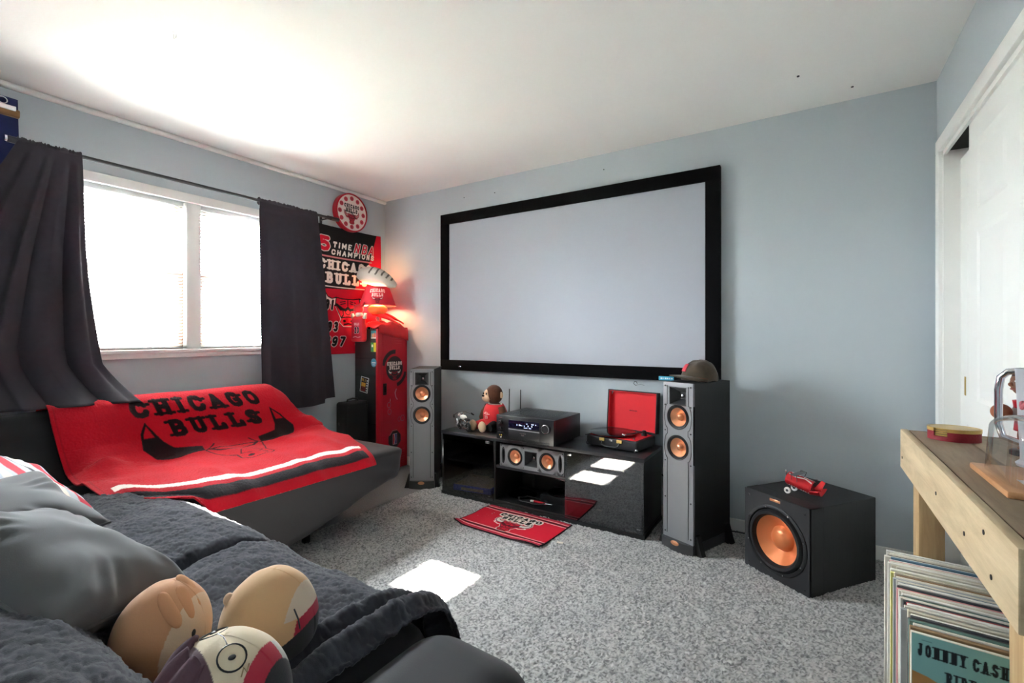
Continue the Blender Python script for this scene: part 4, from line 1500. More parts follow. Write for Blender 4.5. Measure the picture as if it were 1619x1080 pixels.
# black equipment case standing beside the locker
t = thing('equipment_case', 'black padded equipment case standing beside the locker', 'case', (.138, -.483, 0))
MB().rbox((0, 0, .315), (.135, .235, .62), .022, 6).build('case_body', 'case', t, ang=80)
MB().tube([(0, -.055, .62), (0, -.050, .640), (0, 0, .648), (0, .050, .640), (0, .055, .62)], .008, 8).build('handle', 'black', t)
MB().tube([(.066, -.10, .06), (.066, -.10, .59), (.066, .10, .59), (.066, .10, .06)], .003, 6).build('zip', 'black', t)
MB().lathe([(.012, 0), (.012, .004), (0, .005)], 14, T=Tr(-.02, -.117, .45, rx=PI / 2)).build('clasp', 'rod', t)

# green toy behind the tower speaker
t = thing('green_toy', 'small green plastic toy by the baseboard behind the speaker', 'toy', (.60, -.045, .004))
b = MB().ball((0, 0, .022), (.035, .022, .020), 14, 10).ball((.03, -.005, .036), (.018, .014, .014), 12, 8)
b.build('toy_body', 'green', t, weld=False)
for s_ in (-1, 1):
    MB().ball((-.01, s_ * .02, .008), (.012, .008, .008), 10, 6).build('toy_foot', 'green', t)

# ================================================================== SPEAKERS
FR = lambda x, z, y=0: Tr(x, y, z, rx=PI / 2)      # lathe axis out of the front (-y)
def driver(t_, x, z, r, y=0, cone='copper', n=40):
    d = MB().ring([(r, .0), (r * 1.12, .0), (r * 1.12, .004), (r * 1.06, .007), (r, .006)], n, T=FR(x, z, y)).build('driver_ring', 'black', t_)
    MB().ring([(r * .82, -.006), (r * .86, .002), (r * .93, .004), (r, .000), (r, -.01), (r * .82, -.01)], n, T=FR(x, z, y)).build('surround', 'rubber', d)
    MB().lathe([(r * .84, -.003), (r * .6, -.012), (r * .34, -.024)], n, T=FR(x, z, y), caps=False).build('cone', cone, d)
    MB().lathe([(r * .36, -.024), (r * .30, -.014), (r * .16, -.007), (0, -.005)], n, T=FR(x, z, y), caps=False).build('dust_cap', cone, d)


def horn_(t_, x, z, w, h, y=0):
    b_ = MB()
    rc_ = lambda q, r_, yy: [(x - w / 2 * q, yy, z - h / 2 * r_), (x + w / 2 * q, yy, z - h / 2 * r_), (x + w / 2 * q, yy, z + h / 2 * r_), (x - w / 2 * q, yy, z + h / 2 * r_)]
    vs = rc_(1.06, 1.06, y) + rc_(1.06, 1.06, y - .004) + rc_(1.0, 1.0, y - .004) + rc_(.86, .9, y + .012) + rc_(.30, .42, y + .045)
    fs = []
    for s0 in range(0, 16, 4):
        for k in range(4):
            fs.append((s0 + k, s0 + (k + 1) % 4, s0 + 4 + (k + 1) % 4, s0 + 4 + k))
    b_.add(vs, fs)
    hn = b_.build('tweeter_horn', 'baffle_dk', t_, smooth=False)
    MB().span(x - w * .15, x + w * .15, y + .044, y + .047, z - h * .21, z + h * .21).build('horn_throat', 'black', hn)
    MB().ball((x, y + .040, z), (.011, .006, .011), 16, 8).build('tweeter_dome', 'silver', hn)


def tower(label, loc, rz):
    t_ = thing('tower_speaker', label, 'speaker', loc, rz)
    w, d, h = .186, .355, .92
    # cabinet as a shell with room behind the baffle
    cb = MB()
    cb.span(-w / 2, w / 2, .052, d, .045, h - .001)
    cb.span(-w / 2, -w / 2 + .006, .010, .052, .045, h - .001).span(w / 2 - .006, w / 2, .010, .052, .045, h - .001)
    cb.span(-w / 2 + .006, w / 2 - .006, .010, .052, h - .007, h - .001)
    cb.build('cabinet', 'ash', t_, weld=False, smooth=False)
    # baffle with real openings: strips around horn and drivers
    bw = w
    hz0, hz1 = .797, .893
    bf = MB()
    hx = .052
    bf.span(-bw / 2, bw / 2, -.004, .012, hz1, h, .003)
    bf.span(-bw / 2, -hx, -.004, .012, hz0, hz1).span(hx, bw / 2, -.004, .012, hz0, hz1)
    segs = 32
    for zc, z0, z1 in ((.731, .648, hz0), (.566, .483, .648)):
        r_ = .0625
        for sgn in (-1, 1):
            ang = [(-PI / 2 + PI * k / segs) for k in range(segs + 1)]
            arc = [(sgn * r_ * math.cos(a), zc + r_ * math.sin(a)) for a in ang]
            po = [(0, z0), (sgn * bw / 2, z0), (sgn * bw / 2, z1), (0, z1)] + arc[::-1]
            vs, fs = [], []
            n_ = len(arc)
            outer = []
            for k in range(n_):
                zz = z0 + (z1 - z0) * k / (n_ - 1)
                outer.append((sgn * bw / 2, zz))
            for yy in (-.004, .012):
                vs += [(a, yy, b_) for a, b_ in arc] + [(a, yy, b_) for a, b_ in outer]
            for k in range(n_ - 1):
                fs.append((k, k + 1, n_ + k + 1, n_ + k))
                fs.append((k, k + 1, 2 * n_ + k + 1, 2 * n_ + k))
            # fill from the arc ends to the strip edges on the centre line
            vs += [(0, -.004, z0), (0, -.004, z1)]
            fs.append((0, n_, len(vs) - 2))
            fs.append((n_ - 1, 2 * n_ - 1, len(vs) - 1))
            bf.add(vs, fs)
    bf.span(-bw / 2, bw / 2, -.004, .012, .062, .483)
    bf.build('baffle', 'baffle', t_, weld=False, smooth=False)
    # raised field edge that follows the drivers on the right, faint left twin
    for s_ in (-1, 1):
        pts = [(s_ * .066, -.005, .90), (s_ * .066, -.005, .80)]
        for zc in (.731, .566):
            pts += [(s_ * (.064 + .020 * math.sin(a)), -.005, zc + .068 * math.cos(a)) for a in np.linspace(0, PI, 9)]
        pts += [(s_ * .066, -.005, .48), (s_ * .066, -.005, .085)]
        MB().tube(pts, .0016, 5).build('groove', 'black', t_)
    horn_(t_, -.006 + .006, .845, .098, .092, -.002)
    for zc in (.731, .566):
        driver(t_, 0, zc, .0605, -.003)
    for z in (.898, .792, .650, .482, .28, .09):
        for x in (-.080, .080):
            MB().lathe([(.0042, 0), (.0042, .002), (0, .003)], 10, T=FR(x, z, -.0035)).build('grille_socket', 'black', t_)
    # plinth with bowed front, badge and outrigger feet
    pg = [(-w / 2 - .004, .36)] + [(-w / 2 - .004 + (w + .008) * k / 12, -.012 - .020 * math.sin(PI * k / 12)) for k in range(13)] + [(w / 2 + .004, .36)]
    MB().prism(pg, .004, .062).build('plinth', 'baffle_dk', t_, smooth=False)
    MB().lathe([(.020, 0), (.020, .003), (.014, .005), (0, .0055)], 24, T=Tr(0, -.030, .052, rx=PI / 2, s=(1.25, .62, 1))).build('badge', 'copper', t_)
    for s_ in (-1, 1):
        for y in (.03, .315):
            f_ = MB().prism([(0, .11), (s_ * .012, .11), (s_ * .034, .035), (s_ * .046, .0), (0, .0)], -.018, .018, T=Tr(s_ * w / 2, y, 0, rx=PI / 2))
            f_.build('outrigger_foot', 'black', t_, smooth=False)
    return t_


tower('black tower speaker with copper cones beside the red locker', (.872, -.425, 0), R(32))
tower('black tower speaker with copper cones carrying the brown cap', (2.782, -.452, 0), R(-22))

# subwoofer
t = thing('subwoofer', 'black cube subwoofer with a large copper cone', 'subwoofer', (3.2475, -.5275, 0), R(-36.3))
SWd, SD, SHt = .348, .452, .400
sb = MB()
sb.span(-SWd / 2, SWd / 2, .09, SD, .004, SHt, .003)
sb.span(-SWd / 2, -SWd / 2 + .008, 0.010, .09, .004, SHt).span(SWd / 2 - .008, SWd / 2, .010, .09, .004, SHt)
sb.span(-SWd / 2, SWd / 2, .010, .09, SHt - .008, SHt).span(-SWd / 2, SWd / 2, .010, .09, .004, .012)
sb.build('cabinet', 'ash', t, weld=False, smooth=False)
fb = MB()
segs = 40
zc, r_ = .196, .150
for sgn in (-1, 1):
    arc = [(sgn * r_ * math.cos(a), zc + r_ * math.sin(a)) for a in np.linspace(-PI / 2, PI / 2, segs + 1)]
    n_ = len(arc)
    outer = [(sgn * SWd / 2, .004 + (SHt - .004) * k / (n_ - 1)) for k in range(n_)]
    vs, fs = [], []
    for yy in (0, .014):
        vs += [(a, yy, b_) for a, b_ in arc] + [(a, yy, b_) for a, b_ in outer]
    for k in range(n_ - 1):
        fs += [(k, k + 1, n_ + k + 1, n_ + k), (k, k + 1, 2 * n_ + k + 1, 2 * n_ + k)]
    vs += [(0, 0, .004), (0, 0, SHt)]
    fs += [(0, n_, len(vs) - 2), (n_ - 1, 2 * n_ - 1, len(vs) - 1)]
    fb.add(vs, fs)
fb.build('baffle', mat('satin_black_baffle', (36, 36, 39), .5, bump=.08, bs=500), t, weld=False, smooth=False)
F_ = FR(0, zc, 0)
d = MB().ring([(.144, -.004), (.163, -.004), (.163, .004), (.158, .007), (.148, .006)], 56, T=F_).build('driver_ring', 'rubber', t)
MB().ring([(.112, -.02), (.114, .000), (.122, .013), (.133, .014), (.143, .002), (.146, -.012), (.13, -.02)], 56, T=F_).build('surround', 'rubber', d)
MB().lathe([(.115, -.008), (.09, -.028), (.058, -.052)], 56, T=F_, caps=False).build('cone', 'copper_sub', d)
MB().lathe([(.060, -.052), (.050, -.034), (.03, -.024), (0, -.020)], 56, T=F_, caps=False).build('dust_cap', 'copper_sub', d)
for k in range(8):
    a = 2 * PI * k / 8 + .3
    MB().lathe([(.004, 0), (.004, .003), (0, .004)], 8, T=FR(.154 * math.cos(a), zc + .154 * math.sin(a), -.005)).build('screw', 'silver', d)
for (x, z) in ((-.15, .37), (.15, .37), (-.15, .03), (.15, .03)):
    MB().lathe([(.005, 0), (.005, .002), (0, .003)], 10, T=FR(x, z, 0)).build('grille_socket', 'black', t)
MB().span(-.028, .028, -.003, 0, .378, .390, .002).build('badge', 'copper', t)
for (x, y) in ((-.14, .04), (.14, .04), (-.14, .41), (.14, .41)):
    MB().lathe([(.015, -.004), (.018, .006)], 14).build('foot', 'rubber', t, loc=(x, y, .0))

# ================================================================== MEDIA STAND
SX0, SX1, SY0, SY1, SZ = 1.082, 2.590, -.432, -.062, .474
t = thing('media_stand', 'black wood media stand with two smoked glass doors', 'media stand', (1.836, -.247, 0))
def bd(name, x0, x1, y0, y1, z0, z1, m='ash', bev=.0015, parent=None, label=None):
    return MB().span(x0 - 1.836, x1 - 1.836, y0 + .247, y1 + .247, z0, z1, bev).build(name, m, parent or t, label=label)
bd('top_board', SX0 - .006, SX1 + .004, SY0 - .010, SY1, SZ - .022, SZ, 'ash_top', .002)
bd('bottom_board', SX0, SX1, SY0, SY1, .030, .048)
bd('plinth', SX0 - .004, SX1 + .004, SY0 - .006, SY1, .004, .030)
bd('side_panel', SX0, SX0 + .018, SY0, SY1, .048, SZ - .022)
bd('side_panel', SX1 - .018, SX1, SY0, SY1, .048, SZ - .022)
bd('divider', 1.545, 1.561, SY0, SY1, .048, SZ - .022)
bd('divider', 2.090, 2.106, SY0, SY1, .048, SZ - .022)
bd('back_panel', SX0 + .018, SX1 - .018, SY1 - .008, SY1, .048, SZ - .022, 'black', 0)
bd('shelf', 1.561, 2.090, SY0 + .005, SY1 - .008, .268, .286, 'ash_top')
bd('shelf', SX0 + .018, 1.545, SY0 + .04, SY1 - .008, .248, .262, 'ash')
bd('shelf', 2.106, SX1 - .018, SY0 + .04, SY1 - .008, .248, .262, 'ash')
for (x0, x1, hx) in ((SX0 + .010, 1.548, 1.50), (2.094, SX1 - .002, 2.125)):
    gd = bd('glass_door', x0, x1, SY0 - .010, SY0 - .005, .036, SZ - .026, 'smoke', 0)
    bd('hinge_clip', hx - .013, hx + .013, SY0 - .014, SY0 - .002, SZ - .046, SZ - .030, 'silver', .001, gd)
    e = 1.515 if hx < 2 else 2.56
    bd('door_catch', e - .010, e + .012, SY0 - .0125, SY0 - .009, .062, .067, 'silver', 0, gd)

# centre speaker on the middle shelf
t = thing('center_speaker', 'grey centre speaker with two copper cones on the stand shelf', 'speaker', (1.838, -.424, .286))
w, h = .486, .152
cb = MB().span(-w / 2, w / 2, .06, .26, 0, h)
cb.span(-w / 2, w / 2, .01, .06, 0, .004).span(-w / 2, w / 2, .01, .06, h - .004, h).span(-w / 2, -w / 2 + .004, .01, .06, 0, h).span(w / 2 - .004, w / 2, .01, .06, 0, h)
cb.build('cabinet', 'ash', t, weld=False, smooth=False)
bf = MB()
zc = h / 2
def hole_strip(x0, x1, xc, rx, rz):
    segs = 28
    vs, fs = [], []
    for yy in (-.002, .012):
        for k in range(segs):
            a = 2 * PI * k / segs
            vs.append((xc + rx * math.cos(a), yy, zc + rz * math.sin(a)))
        for k in range(segs):
            a = 2 * PI * k / segs
            dx, dz = math.cos(a), math.sin(a)
            hx_, hz_ = ((x1 - xc) if dx > 0 else (xc - x0)), h / 2
            q = min(hx_ / abs(dx) if abs(dx) > 1e-6 else 9, hz_ / abs(dz) if abs(dz) > 1e-6 else 9)
            vs.append((xc + dx * q, yy, zc + dz * q))
    for k in range(segs):
        k2 = (k + 1) % segs
        fs += [(k, k2, segs + k2, segs + k), (k, k2, 2 * segs + k2, 2 * segs + k)]
    bf.add(vs, fs)
    for (cx_, sx_) in ((x0, 1), (x1, -1)):
        for sz_ in (0, h):
            bf.add([(cx_, -.002, sz_), (cx_ + sx_ * .03, -.002, sz_), (cx_, -.002, sz_ + (.03 if sz_ == 0 else -.03))], [(0, 1, 2)])
hole_strip(-w / 2, -.190, -.215, .011, .046)
hole_strip(-.190, -.060, -.122, .054, .054)
hole_strip(.060, .190, .122, .054, .054)
hole_strip(.190, w / 2, .215, .011, .046)
bf.span(-.060, -.046, -.002, .012, 0, h).span(.046, .060, -.002, .012, 0, h).span(-.046, .046, -.002, .012, 0, .028).span(-.046, .046, -.002, .012, h - .028, h)
bf.build('baffle', 'baffle', t, weld=False, smooth=False)
for x in (-.122, .122):
    driver(t, x, zc, .052, -.001)
horn_(t, 0, zc, .088, .092, 0)
for x in (-.215, .215):
    MB().ring([(1.0, 0), (1.18, 0), (1.18, .003), (1.0, .003)], 28, T=Tr(x, -.001, zc, rx=PI / 2, s=(.0115, .047, 1))).build('port_ring', 'black', t)
    MB().span(x - .013, x + .013, .03, .034, zc - .05, zc + .05).build('port', 'black', t)
for x in (-.232, -.055, .055, .232):
    for z in (.012, h - .012):
        MB().lathe([(.003, 0), (.003, .002), (0, .003)], 8, T=FR(x, z, -.002)).build('grille_socket', 'black', t)

# things in the stand
t = thing('game_box', 'blue puzzle board box lying in the stand behind glass', 'box', (1.318, -.285, .048), R(8))
MB().span(-.155, .155, -.12, .12, 0, .040, .003).build('tray', 'blue', t)
MB().span(-.145, .145, -.11, .112, .040, .0445, .001).build('puzzle_board', 'tanboard', t)
MB().span(-.150, .02, .09, .12, .04, .052, .002).build('board_edge', 'tanboard', t)
MB().span(-.085, .095, -.1215, -.1195, .008, .028).build('box_label', 'tanboard', t)
t = thing('record_deck', 'low black record deck on the stand floor behind the cable', 'record player', (1.955, -.20, .048))
MB().span(-.115, .115, -.10, .11, 0, .05, .004).build('deck_body', 'black', t)
MB().lathe([(.095, .05), (.095, .056), (0, .056)], 40).build('platter', 'blackgloss', t)
MB().tube([(.075, .085, .075), (.03, .03, .078), (-.015, -.035, .066)], .004, 8).build('tonearm', 'silver', t)
MB().tube([(.095, -.02, .05), (.095, -.02, .085)], .006, 10).build('control_knob', 'silver', t)
t = thing('metal_bar', 'flat grey metal bar leaning inside the open stand bay', 'bar', (1.80, -.115, .048), rot=(0, R(7), R(-6)))
MB().span(-.16, .16, -.006, .006, .118, .140, .002).build('bar_body', 'silver', t)
for x in (-.13, .13):
    MB().span(x - .008, x + .008, -.005, .005, -.004, .12, .001).build('bar_leg', 'black', t)
pts = [(1.80 + (.105 + .006 * math.sin(k * 1.7)) * math.cos(a), -.335 + (.055 + .004 * math.sin(k * 2.3)) * math.sin(a), .054 + .004 * (k % 5) / 2) for k, a in enumerate(np.linspace(0, 4.4 * PI, 56))]
t = thing('audio_cable', 'coiled dark audio cable with red plug on the stand floor', 'cable', (0, 0, 0))
MB().tube(pts, .0038, 7).build('cable', 'rubber', t)
MB().tube([pts[0], (1.86, -.352, .062), (1.825, -.365, .066)], .007, 10).build('plug', 'red', t)
MB().tube([(1.825, -.365, .066), (1.805, -.372, .066)], .0075, 10).build('plug_collar', 'white', t)
MB().tube([(1.89, -.352, .060), (1.955, -.345, .060)], .0035, 8).build('metal_tip', 'silver', t)
o = MB().lathe([(.10, 0), (.104, .003), (.10, .005), (0, .005)], 40).build('black_disc', 'blackgloss', None, loc=(1.665, -.24, .048))
tag(o, 'flat black disc lying on the stand floor', 'disc')

# ------------------------------------------------------------------ receiver
t = thing('av_receiver', 'black audio receiver with lit display on the media stand', 'receiver', (1.840, -.320, SZ), R(-2))
w, d_, h = .436, .370, .158
MB().span(-w / 2, w / 2, -.165, d_ / 2, .016, .016 + h, .003).build('chassis', mat('black_receiver_metal', (30, 30, 33), .38, bump=.05, bs=500), t)
MB().span(-w / 2 - .002, w / 2 + .002, -.186, -.163, .014, .016 + h + .001, .004).build('front_panel', mat('black_brushed_panel', (22, 22, 24), .3), t)
dp = MB().span(-.118, .115, -.1885, -.185, .100, .150, .001).build('display_window', 'display', t)
dg = MB()
r2 = random.Random(5)
for (z, n0, n1) in ((.136, 2, 16), (.122, 0, 14), (.110, 4, 12)):
    for k in range(n0, n1):
        if r2.random() < .45:
            x = -.055 + k * .0095
            dg.span(x, x + .0065, -.1892, -.1884, z - .004, z + .004 * r2.uniform(-.2, 1))
dg.build('display_digits', 'led', dp, weld=False, smooth=False)
MB().span(-.120, .117, -.1885, -.186, .086, .092, .001).build('trim_line', 'baffle', t)
MB().span(-.120, .117, -.188, -.186, .030, .084, .001).build('flap', 'black', t)
mk = MB()
for x in (-.03, -.018, -.006, .006):
    mk.span(x, x + .009, -.1888, -.1878, .066, .071)
mk.span(-.02, .004, -.1888, -.1878, .054, .061).span(.13, .19, -.1868, -.1858, .026, .031).span(-.20, -.17, -.1868, -.1858, .155, .159)
mk.build('panel_marks', 'silver', t, weld=False)
for (x, z, r_) in ((.166, .118, .027), (-.182, .128, .013), (-.182, .085, .011)):
    kn = MB().lathe([(r_, 0), (r_, .016), (r_ * .85, .020), (0, .020)], 32, T=FR(x, z, -.186)).build('knob', 'black', t)
    MB().ring([(r_ * .9, .018), (r_ * 1.03, .016), (r_ * 1.03, .013)], 32, T=FR(x, z, -.186)).build('knob_rim', 'silver', kn)
for k in range(5):
    MB().lathe([(.003, 0), (.003, .004), (0, .004)], 10, T=FR(-.20 + k * .011, .062, -.186)).build('button', 'silver', t)
for (x, z, m_) in ((-.19, .042, 'gold'), (-.175, .042, 'yellow'), (-.18, .028, 'white')):
    MB().lathe([(.004, 0), (.004, .005), (0, .005)], 10, T=FR(x, z, -.186)).build('input_jack', m_, t)
for k in range(14):
    MB().span(-.16 + k * .023, -.152 + k * .023, -.12, .14, .173, .1752).build('vent_slot', 'blackgloss', t)
for (x, y) in ((-.17, -.13), (.17, -.13), (-.17, .14), (.17, .14)):
    MB().lathe([(.020, -.001), (.022, .016)], 18).build('foot', 'black', t, loc=(x, y, 0))

t = thing('wireless_router', 'small black wireless box with two upright antennas behind the receiver', 'router', (1.520, -.115, SZ))
MB().span(-.075, .075, -.03, .03, 0, .085, .004).build('router_body', 'black', t)
for x in (-.052, .048):
    MB().tube([(x, 0, .08), (x + .004, 0, .30)], [.0045, .0035], 8).build('antenna', 'black', t)
cp = [(-.075 + .03 * math.cos(a), -.035, .10 + .025 * math.sin(a)) for a in np.linspace(-.6, PI + .4, 14)]
MB().tube(cp, .0022, 6).build('loop_cable', 'black', t)

# ------------------------------------------------------------------ suitcase record player
t = thing('suitcase_turntable', 'open black suitcase record player with red lining on the stand', 'record player', (2.372, -.205, SZ), R(-9))
MB().rbox((0, 0, .038), (.352, .255, .064), .012, 3).build('case_base', mat('black_leatherette', (28, 28, 31), .5, bump=.4, bs=350), t, ang=60)
MB().span(-.160, .160, -.112, .112, .0695, .072).build('deck_plate', 'redlining', t)
for (x, y) in ((-.15, -.10), (.15, -.10), (-.15, .10), (.15, .10)):
    MB().lathe([(.010, 0), (.010, .008)], 12).build('foot', 'rubber', t, loc=(x, y, 0))
# open lid
lid = MB()
LT = Tr(0, .128, .075, rx=R(-5))
lid.span(-.176, .176, .040, .046, 0, .262, T=LT).span(-.176, -.170, 0, .046, 0, .262, T=LT).span(.170, .176, 0, .046, 0, .262, T=LT)
lid.span(-.176, .176, 0, .046, .256, .262, T=LT).span(-.176, .176, 0, .046, 0, .006, T=LT)
lo_ = lid.build('lid', MT['case'], t, weld=False, smooth=False)
ln_ = MB().span(-.170, .170, .034, .040, .006, .256, T=LT)
ln_.span(-.1702, -.164, .004, .036, .006, .256, T=LT).span(.164, .1702, .004, .036, .006, .256, T=LT).span(-.17, .17, .004, .036, .250, .2562, T=LT)
ln_.build('lid_lining', 'redlining', lo_, weld=False, smooth=False)
mk = MB()
for k, wd in enumerate((.008, .006, .007, .006, .008, .006)):
    mk.span(-.028 + k * .0095, -.028 + k * .0095 + wd, .0332, .0342, .128, .134, T=LT)
mk.build('lid_print', mat('dark_red_print', (120, 10, 22), .7), lo_, weld=False)
pt = MB().lathe([(.098, .072), (.100, .078), (.098, .082), (0, .082)], 48).build('platter', 'black', t, loc=(-.055, -.005, 0))
rec = MB().lathe([(.148, .082), (.150, .0832), (.148, .0845), (.05, .0845), (0, .0845)], 64).build('record_disc', 'blackgloss', None, loc=(2.372 - .055, -.205 + .004, SZ))
tag(rec, 'black vinyl record on the suitcase player platter', 'record')
ta = MB().tube([(.125, .07, .095), (.122, .02, .100), (.105, -.04, .098), (.070, -.075, .092)], .0045, 8)
ta.build('tonearm', 'black', t)
MB().lathe([(.018, .072), (.018, .092), (.010, .104), (0, .106)], 20).build('arm_pivot', 'black', t, loc=(.125, .07, 0))
MB().span(.055, .078, -.088, -.070, .086, .097, .003).build('cartridge', 'silver', t)
MB().lathe([(.007, .072), (.007, .082), (0, .083)], 14).build('volume_knob', 'silver', t, loc=(.135, -.085, 0))
for x in (-.060, .060):
    MB().span(x - .018, x + .018, -.134, -.126, .046, .066, .002).build('latch', 'gold', t)
MB().tube([(-.06, -.130, .048), (-.058, -.140, .028), (-.04, -.144, .020), (.04, -.144, .020), (.058, -.140, .028), (.06, -.130, .048)], .0045, 8).build('carry_handle', 'black', t)
MB().span(-.012, .012, -.1305, -.1275, .050, .062, .002).build('badge', 'silver', t)
for x in (-.168, .168):
    MB().ball((x, -.122, .016), (.011, .009, .011), 14, 8).build('corner_cap', 'silver', t)

# hook on the wall above the record player
t = thing('wall_hook', 'small bent wire hook on the wall above the record player', 'hook', (2.410, 0, .845))
MB().tube([(0, .0, .0), (0, -.02, 0), (-.012, -.026, .012), (-.006, -.028, .026), (.008, -.028, .024), (.012, -.026, .012)], .0022, 6).build('hook_wire', 'rod', t)
MB().tube([(0, -.012, 0), (.03, -.014, .008), (.055, -.012, .002)], .0012, 5).build('wire_tail', 'rod', t)

# loose cables behind the stand
for k, (lab, pts) in enumerate((
        ('thin black cable running along the wall behind the record player', [(2.06, -.045, .482), (2.12, -.04, .50), (2.20, -.035, .505), (2.27, -.02, .49), (2.27, -.022, .40)]),
        ('black speaker cable drooping between the stand and the tower speaker', [(2.60, -.09, .30), (2.64, -.06, .24), (2.70, -.05, .27), (2.75, -.10, .24)]),
        ('black speaker cable lying behind the speaker beside the locker', [(1.03, -.10, .16), (1.06, -.12, .17), (1.08, -.10, .15)]),
        ('black cable lying along the baseboard behind the subwoofer', [(2.96, -.05, .012), (3.05, -.035, .014), (3.2, -.06, .012), (3.4, -.07, .012), (3.6, -.05, .012)]))):
    # smooth path
    P_ = np.array(pts)
    tt = np.linspace(0, len(P_) - 1, 26)
    q = np.stack([np.interp(tt, np.arange(len(P_)), P_[:, i]) for i in range(3)], -1)
    q[1:-1] = (q[:-2] + q[1:-1] + q[2:]) / 3
    o = MB().tube([tuple(a) for a in q], .0035, 7).build('cable', 'rubber', None)
    tag(o, lab, 'cable')
# ------------------------------------------------------------------ monkey plush, toy motorcycle, red box
t = thing('monkey_plush', 'brown monkey plush in a red jersey sitting on the stand', 'plush toy', (1.392, -.190, SZ), R(-14))
def body_(p):
    x, y, z = p
    return (x * (1 + .12 * -z), y, z)
MB().ball((0, 0, .105), (.085, .065, .105), 28, 18, body_).build('body', 'brownplush', t)
def jers(u, v):
    a = u * 2 * PI
    z = .035 + .155 * v
    q = math.sqrt(max(.05, 1 - ((z - .105) / .112) ** 2))
    rx, ry = .094 * q + .006, .074 * q + .006
    if v < .25: rx, ry = rx + .008 * (1 - v / .25), ry + .008 * (1 - v / .25)
    return (rx * math.cos(a), ry * math.sin(a), z)
MB().grid(jers, 40, 20, True).build('jersey', 'redcloth', t, solid=.004, ang=80)
MB().tube([(.058 * math.cos(a), .045 * math.sin(a), .192) for a in np.linspace(0, 2 * PI, 24, endpoint=False)], .0035, 6, True).build('collar', 'whitecloth', t)
mk = Canvas(.09, .06, 60, 40, (204, 30, 40))
mk.text('BULLS', .012, .034, .066, .018, (226, 196, 190), .22, True)
mk.text('23', .030, .004, .032, .024, (226, 196, 190), .22, False)
mk.panel('jersey_print', 'cloth_print', t, lambda X, Y: np.stack([X - .05, -.088 + .7 * (X - .045) ** 2 / .09 + .28 * (Y - .02) ** 2 / .03, .085 + Y], -1))
MB().ball((0, -.01, .262), (.070, .064, .072), 28, 18).build('head', 'brownplush', t)
fc = MB().ball((-.020, -.045, .255), (.046, .036, .050), 24, 14).ball((-.026, -.066, .238), (.040, .024, .028), 20, 12)
fc.build('face', 'tanplush', t, weld=False)
for x in (-.040, -.008):
    MB().ball((x, -.080, .272), (.006, .005, .008), 12, 8).build('eye', 'black', t)
MB().ball((-.030, -.092, .256), (.013, .007, .008), 12, 8).build('nose', 'blackcloth', t)
for s_ in (-1, 1):
    MB().ball((s_ * .072, -.002, .262), (.016, .010, .024), 16, 10).build('ear', 'tanplush', t)
    ar = MB().tube([(s_ * .072, -.005, .165), (s_ * .105, -.015, .12), (s_ * .115, -.03, .075), (s_ * .10, -.04, .055)], [.030, .029, .026, .018], 14).build('arm', 'brownplush', t)
    MB().ball((s_ * .10, -.045, .050), (.022, .022, .018), 14, 10).build('hand', 'tanplush' if s_ < 0 else 'blackcloth', ar)
    lg = MB().tube([(s_ * .04, -.03, .045), (s_ * .068, -.085, .040), (s_ * .075, -.125, .034)], [.036, .035, .028], 14).build('leg', 'blackcloth' if s_ > 0 else 'redcloth', t)
    MB().ball((s_ * .078 - (.05 if s_ > 0 else 0), -.150, .040), (.036, .022, .040), 20, 14).build('foot', 'tanplush', lg)

t = thing('toy_motorcycle', 'silver and black model motorcycle in front of the monkey plush', 'toy', (1.238, -.362, SZ), R(-24))
for x in (-.075, .055):
    wl = MB().ring([(.026 + .009 * math.cos(a), .009 * math.sin(a)) for a in np.linspace(0, 2 * PI, 10, endpoint=False)], 28, T=Tr(x, 0, .035, rx=PI / 2)).build('wheel', 'rubber', t)
    MB().lathe([(.020, -.004), (.020, .004)], 20, T=Tr(x, 0, .035, rx=PI / 2)).build('hub', 'chrome', wl)
MB().rbox((-.015, 0, .062), (.09, .030, .050), .012, 3).build('engine', 'chrome', t, ang=60)
MB().ball((-.020, 0, .098), (.040, .020, .018), 20, 12).build('fuel_tank', 'white', t)
MB().ball((.040, 0, .088), (.036, .018, .010), 16, 10).build('saddle', 'black', t)
MB().tube([(-.075, -.014, .035), (-.052, -.012, .100), (-.045, -.012, .125)], .004, 8).tube([(-.075, .014, .035), (-.052, .012, .100), (-.045, .012, .125)], .004, 8).build('fork', 'chrome', t, weld=False)
MB().tube([(-.030, -.070, .118), (-.046, -.035, .132), (-.046, .035, .132), (-.030, .070, .118)], .004, 8).build('handlebar', 'chrome', t)
for y in (-.078, .078):
    MB().tube([(-.034, y * .9, .120), (-.010, y * 1.05, .108)], .006, 8).build('grip', 'black', t)
MB().ball((-.075, 0, .105), (.014, .018, .018), 16, 10).build('headlamp', 'chrome', t)
MB().tube([(-.03, -.022, .045), (.02, -.028, .030), (.105, -.030, .034)], [.005, .006, .008], 10).build('exhaust_pipe', 'chrome', t)
MB().ball((-.085, -.02, .055), (.018, .010, .030), 14, 10).build('chrome_fender', 'silver', t)
t = thing('red_box', 'small bright red box between the monkey and the receiver', 'box', (1.515, -.24, SZ), R(4))
MB().span(-.030, .030, -.02, .02, .03, .085, .003).build('box_body', 'red', t)
MB().span(-.034, .034, -.024, .024, 0, .031, .003).build('box_foot', 'black', t)

